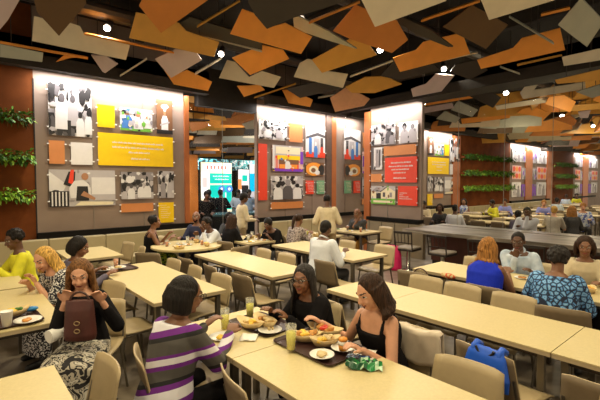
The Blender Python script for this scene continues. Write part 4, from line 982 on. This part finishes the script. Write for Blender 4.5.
BWP = ramp_mat('black_white_print', 'noise', 62, [(0, (.015, .014, .025)), (.53, (.68, .66, .64))], .8, detail=1)
SKP = ramp_mat('skirt_paisley', 'noise', 11, [(0, (.02, .018, .02)), (.44, (.50, .45, .36)), (.52, (.02, .018, .02)), (.57, (.62, .58, .50)), (.66, (.16, .14, .12))], .8, detail=2, dist=1.5)
GPR = ramp_mat('green_print', 'noise', 14, [(0, (.02, .05, .01)), (.45, (.22, .36, .02)), (.55, (.55, .55, .05)), (.62, (.03, .10, .02))], .8, detail=1)
FLO = ramp_mat('grey_floral', 'noise', 26, [(0, (.12, .09, .09)), (.46, (.42, .36, .34)), (.6, (.2, .13, .13))], .8, detail=1)
BPL = ramp_mat('blue_white_print', 'noise', 12, [(0, (.10, .14, .45)), (.47, (.65, .68, .75)), (.6, (.2, .3, .6))], .8, detail=1)
P = person
BAGP = on_x(80, 318, .72)
# foreground
P('woman in a purple, white and grey striped long sleeved top seen from behind, eating', (.95, 2.4), 18, 'm', 'k', 'bob', STR, 1.0, BLK, lean=16, hy=-22, hp=14, hands=((.46, .10, .83), (.50, -.10, .80)), fat=1.04, vox=.007, glasses=True, px=187)
P('woman with long black braids and glasses in a black top', (2.36, 2.6), 182, 'm', 'g', 'braids', BLK, 1.0, BLK, lean=20, hy=18, hp=2, sc=.94, hands=((.42, .05, .82), (.42, -.16, .82)), fat=1.1, vox=.007, glasses=True, px=303)
P('young woman with dark hair in a black tank top holding a fork', (2.36, 1.9), 184, 'l', 'b', 'wavy', BLK, 0, KHK, lean=16, hy=-22, hp=26, hands=(on_z(363, 351, .79), on_x(322, 323, 2.08)), vox=.007, strap=True, slim=.85, sc=.97, px=370)
P('woman with long auburn hair in black holding a brown leather bag', (.84, 3.5), 238, 'l', 'o', 'long', BLK, .85, SKP, skirt=True, lean=10, hy=12, hp=20, hands=(BAGP + Vector((.848, -.53, 0)) * .14 + Vector((.53, .848, 0)) * .08 + Vector((0, 0, .09)), BAGP - Vector((.848, -.53, 0)) * .14 + Vector((.53, .848, 0)) * .08 + Vector((0, 0, .09))), vox=.007, sc=.96, px=80)
P('woman with golden hair in a black and white print dress, bending over her plate', (1.04, 4.4), 196, 'l', 'y', 'wavy', BWP, .42, BWP, skirt=True, lean=30, hy=14, hp=28, hands=((.44, .06, .84), (.44, -.10, .80)), vox=.008, fat=1.12, px=44)
P('woman with short dark twists in a bright yellow cardigan at the left edge', (.72, 5.1), 185, 'd', 'k', 'afro', YEL, 1.0, SLT, lean=10, hy=5, hp=18, hands=((.36, .12, .84), (.42, -.12, .86)), vox=.009, px=14)
P('woman with a dark bob behind the woman with the brown bag', (.98, 5.0), 10, 'm', 'k', 'bob', SLT, .9, BLK, lean=12, hy=-40, hp=22, vox=.010, sc=.95, px=80)
# middle
P('woman with an afro in a black tank top and green print skirt', (2.72, 7.3), -18, 'm', 'k', 'afro', BLK, 0, GPR, skirt=True, lean=8, hy=0, hp=0, hands=((.34, .10, .88), (.36, -.12, .84)), strap=True, sc=.98, px=155)
P('bald man with a beard in a navy shirt by the glass gap', (3.85, 7.7), 215, 'm', 'k', 'bald', NVY, 1.0, NVY, lean=4, hy=12, hp=0, beard=True, px=196)
P('man with curly black hair in a white shirt eating at the rounded table', (3.95, 7.02), 188, 'd', 'k', 'curly', WHT, 1.0, CHL, lean=26, hy=0, hp=16, hands=((.40, .06, .92), (.42, -.12, .86)), px=206)
P('woman with long dark hair in black seen from behind at the crowded table', (4.05, 6.72), 10, 'd', 'b', 'long', BLK, 1.0, BLK, lean=12, hy=0, hp=10, sc=.97, px=233)
P('woman in a dark top facing us behind the woman with long dark hair', (4.6, 7.75), 240, 'd', 'k', 'short', CHL, 1.0, BLK, lean=8, hp=8, sc=.95)
P('man with short hair in a black t-shirt leaning over the crowded table', (5.06, 6.5), 190, 'd', 'k', 'short', BLK, .42, CHL, lean=32, hy=14, hp=18, hands=((.40, .08, .80), (.46, -.14, .80)), fat=1.08, px=268)
P('man in a cream jacket standing in front of the glass gap', (4.95, 7.9), -12, 'd', 'k', 'short', CRM, 1.0, KHK, stand=True, lean=4, hp=10, sc=.96, hands=((.30, .08, 1.08), (.30, -.10, 1.02)), px=244)
P('woman with a ponytail in a grey floral top', (5.12, 6.2), 12, 'm', 'b', 'ponytail', FLO, 1.0, CHL, lean=22, hy=0, hp=20, hands=((.48, .08, .82), (.48, -.12, .80)), px=299)
P('man in a cream shirt standing with his back turned before the display wall', (5.90, 5.98), 50, 'd', 'k', 'buzz', CRM, .9, KHK, stand=True, lean=8, hp=22, sc=.95, fat=1.12, px=327)
P('man in a white dress shirt seen from behind at the middle table', (4.18, 4.26), 6, 'd', 'k', 'short', WHT, .9, CHL, lean=10, hy=4, hp=14, hands=((.36, .18, .80), (.36, -.18, .80)), fat=1.18, collar=True, vox=.009, sc=1.03, px=326)
P('bald man in a dark polo shirt and mustard trousers with hand to his face', (7.5, 6.28), 196, 'm', 'k', 'bald', CHL, .42, MUS, lean=14, hp=18, hands=((.20, .05, 1.04), (.40, -.14, .80)), fat=1.05, px=357)
# right
P('woman with golden twists in a royal blue sleeveless top seen from behind', (4.28, 1.95), 4, 'm', 'r', 'locs', BLU, 0, BLK, lean=14, hy=-8, hp=6, hands=((.44, .12, .82), (.44, -.12, .84)), fat=1.2, vox=.008, px=489)
P('man with glasses in a pale blue shirt with his hand raised to his mouth', (5.58, 1.98), 186, 'd', 'k', 'buzz', LBL, 1.0, CHL, lean=16, hy=8, hp=12, hands=((.38, .20, .80), (.30, .0, .93)), fat=1.15, glasses=True, collar=True, vox=.009, px=518)
P('woman with grey curls in a blue patterned top seen from behind', (4.22, 1.20), 8, 'm', 'g', 'curly', PAT, .9, NVY, lean=14, hy=14, hp=8, hands=((.42, .20, .80), (.42, -.16, .80)), fat=1.3, vox=.008, px=558)
P('woman with brown hair in a cream jacket facing us at the right edge', (5.66, 1.42), 190, 'm', 'b', 'bob', CRM, 1.0, BLK, lean=10, hy=6, hp=8, sc=.96, vox=.009, px=585)
# reflected people built beyond the counter: seats found from the photograph on the floor plan
def head_at(u, v, lab, yaw, **k):
    hz = k.pop('hz', 1.22) + .07; p = on_z(u, v, hz)
    while p.y > 7.75: hz += .02; p = on_z(u, v, hz)
    while p.x < 10.45: hz -= .01; p = on_z(u, v, hz)
    off = k.pop('off', .12)
    return P(lab, (p.x - math.cos(math.radians(yaw)) * off, p.y - math.sin(math.radians(yaw)) * off), yaw, vox=.014, **k)
head_at(424, 200, 'man in a cream jacket at the left edge of the view beyond the counter', 190, top=CRM, hair='k', stand=False)
head_at(440, 210, 'woman in a dark jacket nearest the glass at left beyond the counter', 200, top=CHL, hair='b', style='bob', hz=1.16)
head_at(455, 207, 'person in a white shirt seen from behind beyond the counter', 20, top=WHT, hair='k', style='short')
head_at(464, 198, 'woman in a patterned sleeveless top by the copper post beyond the counter', 200, top=BPL, sleeve=0, hair='k', style='bob', skin='m')
head_at(493, 199, 'person in a bright yellow top beyond the counter', 150, top=YEL, hair='k', style='short')
head_at(505, 198, 'person in a blue grey shirt beside the yellow top beyond the counter', 200, top=LAV, hair='b', style='short', skin='b')
head_at(518, 210, 'child sized person with dark hair beside the big man in white', 0, top=SLT, hair='k', style='short', hz=1.1, sc=.85)
head_at(528, 204, 'large man in a white shirt leaning on his hand beyond the counter', 190, top=WHT, hair='k', style='short', fat=1.25, hz=1.30, sc=1.05, hands=((.28, .02, 1.05), (.4, -.16, .8)), lean=18)
head_at(544, 199, 'man in a lavender blue shirt in the far room beyond the counter', 200, top=LAV, hair='r', style='short', skin='l')
head_at(554, 205, 'person in a pale grey top seen from behind beyond the counter', 10, top=mat('cloth_pale_grey', (.42, .38, .32), .8), sleeve=.4, hair='y', style='short', skin='l')
head_at(572, 205, 'woman with long ginger brown hair seen from behind beyond the counter', 20, top=CHL, hair='r', style='long', skin='l')
head_at(583, 202, 'man in a blue and white patterned shirt at right beyond the counter', 200, top=BPL, hair='r', style='short', skin='l', fat=1.15)
head_at(557, 197, 'left one of the two blue shirted people far back beyond the counter', 10, top=LBL, hair='k', style='short')
head_at(566, 196, 'right one of the two blue shirted people far back beyond the counter', 10, hz=1.10, top=LBL, hair='b', style='short')
p = on_y(597, 190, 8.0)
P('person in a yellow and black top far back at the right edge', (26.5, 7.2), 200, top=YEL, hair='k', style='afro', vox=.016)
for (u, y, lab, tp, yw) in ((206, 10.3, 'dark figure with a red scarf behind the glass gap', BLK, 250), (211, 12.0, 'tall figure in black in front of the teal sign', BLK, 90), (222, 11.7, 'figure in black under the round symbols of the teal sign', BLK, 80), (238, 11.9, 'figure in a pale top behind the service counter', WHT, 240), (248, 11.6, 'figure in light blue behind the service counter', LBL, 250)):
    q = on_y(u, 200, y); P(lab, (q.x, q.y), yw, top=tp, stand=True, vox=.016, sc=.97)

# ---------------------------------------------------------------- food, trays, bags
M_tray = mat('tray_brown', (.045, .018, .016), .4, var=.1); M_plate = mat('plate_white', (.78, .76, .70), .3, var=.02)
M_lem = mat('lemonade', (.85, .78, .04), .2, var=.05); M_oj = mat('orange_drink', (.75, .20, .04), .2, var=.05); M_cup = mat('cup_frost', (.62, .60, .52), .2, var=.03, alpha=.25)
M_bread = mat('fried_food', (.48, .22, .05), .7, var=.35, scale=40); M_corn = mat('corn_yellow', (.75, .48, .06), .6, var=.2, scale=50); M_boat = mat('paper_boat', (.62, .46, .22), .6, var=.12, scale=20); M_tom = mat('tomato', (.55, .03, .01), .4, var=.1); M_grn = mat('greens', (.05, .16, .02), .6, var=.3, scale=40)
TZ = .74
def at(u, v, z=TZ): p = on_z(u, v, z); return (p.x, p.y, z)
def tray(u, v, rz, label, w=.46, d=.34, pos=None, group=None):
    t = thing('serving_tray', label, 'tray', pos or at(u, v), rz, group)
    bm = bmesh.new(); hw, hd = w / 2, d / 2; pr = [(0, .0), (.0, .004), (.022, .018)]
    def rr(g, z):
        out = []; r = .04
        for cx, cy, a0 in ((hw - r, hd - r, 0), (-hw + r, hd - r, PI / 2), (-hw + r, -hd + r, PI), (hw - r, -hd + r, 1.5 * PI)):
            for k in range(5): a = a0 + PI / 2 * k / 4; out.append(Vector((cx + (r + g) * math.cos(a), cy + (r + g) * math.sin(a), z)))
        return out
    A = [[bm.verts.new(p) for p in rr(g, z)] for g, z in ((-.02, .001), (0, .016), (.005, .018), (.005, .014), (-.016, .0))]
    for a, b_ in zip(A, A[1:]):
        for k in range(20): bm.faces.new((a[k], a[(k + 1) % 20], b_[(k + 1) % 20], b_[k]))
    bm.faces.new(A[0]); bm.faces.new(A[-1]); obj('tray_body', bm, M_tray, t); return t
def glass(pos, label, drink=M_lem, h=.15, r=.036, fill=.6, group=None):
    t = thing('drinking_glass', label, 'cup', pos, 0, group)
    obj('cup', lathe(bmesh.new(), [(0, 0), (r * .75, 0), (r, h), (r * .95, h), (r * .72, .005), (0, .005)], 18), M_cup, t, True)
    obj('drink', lathe(bmesh.new(), [(0, .007), (r * .70, .007), (r * (.70 + .22 * fill), h * fill), (0, h * fill)], 18), drink, t, True); return t
def plate(pos, label, r=.085, top=M_bread, group=None, piece=.035):
    t = thing('plate', label, 'plate', pos, 0, group)
    obj('dish', lathe(bmesh.new(), [(0, 0), (r * .6, 0), (r, .014), (r, .017), (r * .62, .005), (0, .005)], 24), M_plate, t, True)
    bm = bmesh.new(); R = random.Random(int(pos[0] * 1000))
    for i in range(4): ellipsoid(bm, (R.uniform(-.025, .025), R.uniform(-.02, .02), .014), (piece * R.uniform(.6, 1), piece * .7, .014), Matrix.Rotation(R.uniform(0, 3), 3, 'Z'), 8)
    remesh('food', bm, top, t, .005, 1); return t
def boat(pos, rz, label, keys, r=.10, group=None):
    t = thing('food_boat', label, 'food', pos, rz, group); n = 24; bm = bmesh.new(); A = []
    for s, z, k in ((.62, 0, .6), (1, .045, 1), (.97, .046, .97), (.6, .004, .58)):
        A.append([bm.verts.new((r * s * math.cos(2 * PI * i / n) * (1 + .25 * abs(math.cos(2 * PI * i / n)) ** 3), r * .62 * k * math.sin(2 * PI * i / n), z + (.02 * abs(math.cos(2 * PI * i / n)) ** 3 if z > .01 else 0))) for i in range(n)])
    for a, b_ in zip(A, A[1:]):
        for k in range(n): bm.faces.new((a[k], a[(k + 1) % n], b_[(k + 1) % n], b_[k]))
    bm.faces.new(A[0][::-1]); bm.faces.new(A[-1]); obj('paper_boat', bm, M_boat, t, True)
    R = random.Random(int(pos[1] * 999))
    for i, mk in enumerate(keys):
        bm = bmesh.new()
        for q in range(5): ellipsoid(bm, ((i - (len(keys) - 1) / 2) * .05 + R.uniform(-.02, .02), R.uniform(-.03, .03), .035 + R.uniform(0, .02)), (.026, .018, .014), Matrix.Rotation(R.uniform(0, 3), 3, 'Z'), 8)
        remesh('filling', bm, mk, t, .005, 1)
    return t
def napkin(pos, rz, label, w=.14, d=.12):
    bm = bmesh.new(); R = random.Random(3); G = [[bm.verts.new((-w / 2 + w * i / 6, -d / 2 + d * k / 6, .004 + R.uniform(0, .012))) for k in range(7)] for i in range(7)]
    for i in range(6):
        for k in range(6): bm.faces.new((G[i][k], G[i + 1][k], G[i + 1][k + 1], G[i][k + 1]))
    o = obj('napkin', bm, M_offw, None, True); o.location = pos; o.rotation_euler.z = rz; md = o.modifiers.new('s', 'SOLIDIFY'); md.thickness = .002
    return tag(o, label, 'napkin')
TT = TZ + .016
r45 = math.radians(4)
tray(323, 344, math.radians(92), 'dark brown tray with lemonade, two food boats and two plates, right of the foreground', .56, .38, (1.885, 2.0, TZ))
glass(at(291, 350, TT), 'glass of lemonade on the right hand foreground tray', h=.17, r=.038, fill=.72)
boat(at(305, 340, TT), 2.3, 'paper boat of fried food and yellow corn on the right hand foreground tray', (M_bread, M_corn, M_bread))
boat(at(325, 334, TT), 1.9, 'larger paper boat with red tomato on the right hand foreground tray', (M_bread, M_tom, M_bread), .12)
boat(at(325, 345, TT), 2.6, 'paper boat of fries in the middle of the right hand foreground tray', (M_boat, M_corn), .09)
plate(at(322, 356, TT), 'small white plate with a slice of bread at the front of the tray', .08, M_boat)
plate(at(343, 349, TT), 'white plate under the orange dessert cup', .08, M_corn, piece=.015)
t = thing('dessert_cup', 'small glass dessert cup with orange filling and white cream', 'dessert', at(343, 350, TT + .02)); obj('jar', lathe(bmesh.new(), [(0, 0), (.026, 0), (.032, .04), (0, .04)], 14), mat('dessert_orange', (.70, .28, .03), .4), t, True); obj('cream', lathe(bmesh.new(), [(0, .04), (.034, .04), (.034, .055), (.02, .066), (0, .066)], 14), M_plate, t, True); obj('topping', lathe(bmesh.new(), [(0, .064), (.03, .064), (.028, .08), (0, .084)], 14), mat('dessert_orange', (.7, .28, .03)), t, True)
napkin(at(362, 356), .5, 'white napkin under the phone', .2, .16)
t = thing('phone', 'smartphone with a lit blue screen lying on the napkin', 'phone', at(358, 358, TZ + .016), math.radians(118)); obj('body', B((-.075, -.037, 0), (.075, .037, .008)), M_black, t, bevel=.004)
obj('screen', B((-.068, -.033, .008), (.068, .033, .0088)), ramp_mat('phone_screen', 'noise', 40, [(0, (.03, .10, .3)), (.5, (.3, .45, .6)), (.6, (.05, .05, .08))], .2), t)
bm = bmesh.new(); R = random.Random(5); G = [[bm.verts.new((-.11 + .22 * i / 10, -.06 + .12 * k / 6 + R.uniform(-.01, .01), .003 + R.uniform(0, .035))) for k in range(7)] for i in range(11)]
for i in range(10):
    for k in range(6): bm.faces.new((G[i][k], G[i + 1][k], G[i + 1][k + 1], G[i][k + 1])).material_index = R.choice((0, 0, 1, 2))
o = obj('wrapper', bm, [mat('wrap_green', (.01, .22, .05), .35), mat('wrap_dark', (.01, .08, .03), .35), mat('wrap_pale', (.5, .7, .5), .35)]); o.location = at(364, 367); o.rotation_euler.z = -.9; md = o.modifiers.new('s', 'SOLIDIFY'); md.thickness = .001; tag(o, 'crumpled green and white wrapper beside the phone', 'wrapper')
t = thing('fork', 'fork held up by the woman in the black tank top', 'fork', (0, 0, 0))
a = on_x(315, 323, 2.02); b_ = on_x(314, 335, 1.98); obj('handle', T([a, a.lerp(b_, .6)], .004, 6), M_steel, t); obj('tines', T([a.lerp(b_, .6), b_], [.004, .009], 6), M_steel, t)
tray(263, 328, math.radians(94), 'dark brown tray with two wide food boats, far end of the foreground row', .48, .34, (1.84, 2.60, TZ))
boat(at(250, 327, TT), 1.8, 'left paper boat of cornbread on the far foreground tray', (M_corn, M_boat), .11); boat(at(265, 325, TT), 1.5, 'right paper boat of fries on the far foreground tray', (M_boat, M_bread), .12)
plate(at(270, 331, TT), 'white plate with a knife on the edge of the far foreground tray', .09, M_boat, piece=.012)
glass(at(225, 329), 'glass of lemonade by the hands of the woman in the striped top', h=.16, fill=.66); glass(at(250, 317), 'glass of lemonade at the far edge of the foreground row', h=.16, fill=.7)
napkin(at(249, 338), .8, 'crumpled white napkin by the striped sleeve'); plate(at(222, 338), 'plate of yellow food before the woman in the striped top', .09, M_corn)
# left tables
tray(18, 325, math.radians(3), 'tray under the paper cup at the left edge table', .52, .38, (.28, 3.99, TZ))
t = thing('paper_cup', 'white paper cup at the left edge', 'cup', at(7, 326, TT)); obj('cup_body', lathe(bmesh.new(), [(0, 0), (.03, 0), (.042, .115), (.044, .117), (.04, .112), (0, .10)], 20), M_white, t, True)
plate(at(28, 321, TT), 'white plate with an orange slice at the left edge table', .10, mat('orange_slice', (.62, .26, .05), .5)); boat(at(15, 315, TT), .3, 'food boat of corn at the left edge table', (M_corn, M_grn), .10)
bm = bmesh.new(); ellipsoid(bm, (0, 0, .02), (.06, .035, .02)); o = remesh('wrapper', bm, mat('wrap_blue', (.02, .20, .50), .4), None, .006); o.location = at(31, 311, TT); tag(o, 'blue crumpled wrapper at the left edge table', 'wrapper')
tray(112, 270, math.radians(4), 'dark tray with plates at the far end of the long left table', .56, .36)
plate(at(105, 270, TT), 'left plate on the tray of the long left table', .11, M_bread); plate(at(118, 268, TT), 'right plate on the tray of the long left table', .10, M_boat); glass(at(116, 267, TT), 'orange drink on the tray of the long left table', M_oj, .11, .034, .95)
def clutter(c, n, rx, ry, where, group, seed=0):
    R = random.Random(seed); spots = []
    for i in range(n):
        for _ in range(60):
            x, y = c[0] + R.uniform(-rx, rx), c[1] + R.uniform(-ry, ry)
            if all((x - a) ** 2 + (y - b2) ** 2 > .026 for a, b2 in spots): break
        else: continue
        spots.append((x, y))
    spots.sort(key=lambda q: (Vector((q[0], q[1], 0)).dot(RT)) / (Vector((q[0], q[1], 0)).dot(FW)))
    cnt = [0, 0, 0]
    for i, (x, y) in enumerate(spots):
        k = i % 4
        if k in (0, 2): plate((x, y, TZ), 'white plate, %s from left on %s' % (ORD[cnt[0]], where), .085, R.choice((M_bread, M_corn, M_grn, M_boat)), 'plates on ' + group); cnt[0] += 1
        elif k == 1: glass((x, y, TZ), 'half full cup, %s from left on %s' % (ORD[cnt[1]], where), R.choice((M_lem, M_oj, M_plate)), .12, .034, .7, 'cups on ' + group); cnt[1] += 1
        else: boat((x, y, TZ), R.uniform(0, 3), 'paper food boat, %s from left on %s' % (ORD[cnt[2]], where), (M_bread, M_corn), .09, 'food boats on ' + group); cnt[2] += 1
clutter((3.22, 6.9), 12, .38, .38, 'the rounded table by the glass gap', 'the rounded table', 1)
clutter((4.52, 6.8), 10, .27, .44, 'the crowded table of the black shirted man', 'the crowded table', 2)
clutter((5.9, 6.42), 7, .28, .38, 'the table before the standing man in cream', 'the standing man\'s table', 3)
clutter((7.2, 6.45), 7, .25, .42, 'the polo shirt man\'s table', 'the corner table', 4)
clutter((4.95, 1.45), 5, .18, .5, 'the pale blue shirt man\'s table', 'the right hand table', 5)
clutter((.0, 4.3), 4, .3, .35, 'the left edge table behind the paper cup', 'the left edge table', 6)
for n_, (x, a, b_, r, c) in enumerate(far_tables):
    if r < 5 and (r + c) % 2 == 0: clutter((x, (a + b_) / 2), 4, .25, (b_ - a) / 2 - .2, 'the %s table of %s row beyond counter' % (('near', 'middle', 'far')[c], RN[r]), 'tables beyond the counter, %s row' % RN[r], 20 + n_)
# bags and jacket
def bag(name, label, c, size, m_, rz=0, cat='bag', handle=True, hz=.12, soft=.06):
    t = thing(name, label, cat, c, rz); sx, sy, sz = size; bm = bmesh.new()
    for k in range(7):
        f = k / 6
    loft(bm, [(Vector((0, 0, 0)), Vector((1, 0, 0)), Vector((0, 1, 0)), sx * .42, sy * .46), (Vector((0, 0, sz * .1)), Vector((1, 0, 0)), Vector((0, 1, 0)), sx * .5, sy * .5), (Vector((0, 0, sz * .6)), Vector((1, 0, 0)), Vector((0, 1, 0)), sx * .46, sy * .48), (Vector((0, 0, sz * .95)), Vector((1, 0, 0)), Vector((0, 1, 0)), sx * .25, sy * .42), (Vector((0, 0, sz)), Vector((1, 0, 0)), Vector((0, 1, 0)), sx * .12, sy * .36)])
    remesh('bag_body', bm, m_, t, .010, 2)
    if handle: obj('handle', T([(0, sy * .25 * math.cos(a), sz * .93 + hz * math.sin(a)) for a in [PI * k / 10 for k in range(11)]], .009, 6), M_leather, t, True)
    return t
M_leather = mat('bag_leather', (.055, .02, .014), .45, var=.2)
q = on_z(406, 266, 0); bag('backpack', 'bright pink backpack on the floor beside the counter chair', (7.2, 5.32, 0), (.30, .40, .52), mat('pink_cloth', (.62, .01, .12), .7, var=.12), 0, hz=.06)
M_bb = mat('bag_blue', (.01, .10, .62), .5, var=.12); t = thing('cloth_bag', 'bright blue bag hung over the back of a chair in the second row', 'bag', (2.56, 1.15, .60), math.radians(-8))
bm = bmesh.new(); loft(bm, [(Vector((-.02, 0, -.02)), Vector((1, 0, 0)), Vector((0, 1, 0)), .03, .15), (Vector((-.03, 0, .06)), Vector((1, 0, 0)), Vector((0, 1, 0)), .05, .16), (Vector((-.02, 0, .18)), Vector((1, 0, 0)), Vector((0, 1, 0)), .035, .13), (Vector((-.01, 0, .22)), Vector((1, 0, 0)), Vector((0, 1, 0)), .02, .11)]); remesh('bag_body', bm, M_bb, t, .01, 2)
for s in (-1, 1): obj('shoulder_strap', T([(-.02, .085 * s, .12), (-.02, .085 * s, .21), (.01, .085 * s, .225), (.05, .085 * s, .2)], .022, 8), M_bb, t, True)
obj('handle', T([(-.04, .06 * math.cos(a), .22 - .04 * math.sin(a)) for a in [PI * k / 8 for k in range(9)]], .009, 6), M_black, t)
bag('tote_bag', 'dark brown leather tote with thin handles at the corner of the blue top woman\'s table', (4.42, 2.84, .46), (.12, .42, .25), M_leather, hz=.10)
bm = bmesh.new(); ellipsoid(bm, (0, 0, .02), (.05, .09, .035)); ellipsoid(bm, (.01, .07, .02), (.04, .05, .03)); o = remesh('scarf', bm, ramp_mat('orange_scarf', 'noise', 30, [(0, (.5, .08, .02)), (.5, (.55, .42, .2))], .8), None, .01); o.location = (4.44, 2.47, .74); tag(o, 'orange and cream scarf lying by the brown tote', 'scarf')
t = thing('leather_bag', 'brown leather bag with buckles held up by the auburn haired woman', 'bag', (0, 0, 0))
hc_ = on_x(80, 318, .72); t.location = (hc_.x, hc_.y, hc_.z - .13); t.rotation_euler.z = math.radians(238)
bm = bmesh.new(); X_, Y_ = Vector((1, 0, 0)), Vector((0, 1, 0)); loft(bm, [(Vector((0, 0, -.04)), X_, Y_, .045, .11), (Vector((0, 0, .0)), X_, Y_, .055, .12), (Vector((0, 0, .2)), X_, Y_, .045, .105), (Vector((0, 0, .27)), X_, Y_, .02, .10)]); remesh('bag_body', bm, mat('bag_maroon', (.07, .018, .014), .4, var=.2), t, .009, 2)
for z in (.05, .11): obj('buckle', T([(.066, .02 * math.cos(a), z + .015 * math.sin(a)) for a in [2 * PI * k / 10 for k in range(11)]], .004, 5), mat('buckle_brass', (.6, .45, .25), .3, .8), t)
obj('handle', T([(0, .07 * math.cos(a), .25 + .08 * math.sin(a)) for a in [PI * k / 10 for k in range(11)]], .009, 6), M_leather, t)
# camera hanging with its white lens
p = on_x(66, 328, .30); t = thing('camera', 'black camera with a long white lens hanging by the skirt of the auburn haired woman', 'camera', tuple(on_x(66, 330, .66)), math.radians(205))
obj('camera_body', B((-.10, -.07, -.05), (-.02, .07, .06)), M_black, t, bevel=.01)
obj('lens', T([(-.02, 0, 0), (.03, 0, 0), (.031, 0, 0), (.10, 0, -.005), (.101, 0, -.005), (.14, 0, -.008)], [.036, .036, .043, .043, .050, .050], 20), M_white, t)
obj('lens_front', T([(.1405, 0, -.008), (.143, 0, -.008)], .042, 20), M_offw, t); obj('strap', T([(-.06, .06, .05), (-.1, .04, .2), (-.12, .0, .34)], .009, 6), M_black, t)
# jacket over chair back
t = thing('jacket', 'beige jacket draped over the chair of the woman in the tank top', 'jacket', (2.545, 1.68, 0), math.radians(6))
bm = bmesh.new(); R = random.Random(2)
for (x0, zt, zb) in ((.0, .815, .36), (-.075, .815, .58)):
    G = []
    for i in range(13):
        y = -.22 + .44 * i / 12; G.append([bm.verts.new((x0 + .018 * math.sin(i * 1.7) * (1 - k / 8), y * (1 + .1 * (k / 8)), zt + (zb - zt) * k / 8 + .012 * math.sin(i))) for k in range(9)])
    for i in range(12):
        for k in range(8): bm.faces.new((G[i][k], G[i + 1][k], G[i + 1][k + 1], G[i][k + 1]))
    E_ = [g[0] for g in G]
    if x0 == 0: E0 = E_
for i in range(12): bm.faces.new((E0[i], E0[i + 1], E_[i + 1], E_[i]))
o = obj('cloth', bm, mat('jacket_beige', (.62, .52, .40), .8, var=.08), t, True); md = o.modifiers.new('s', 'SOLIDIFY'); md.thickness = .012
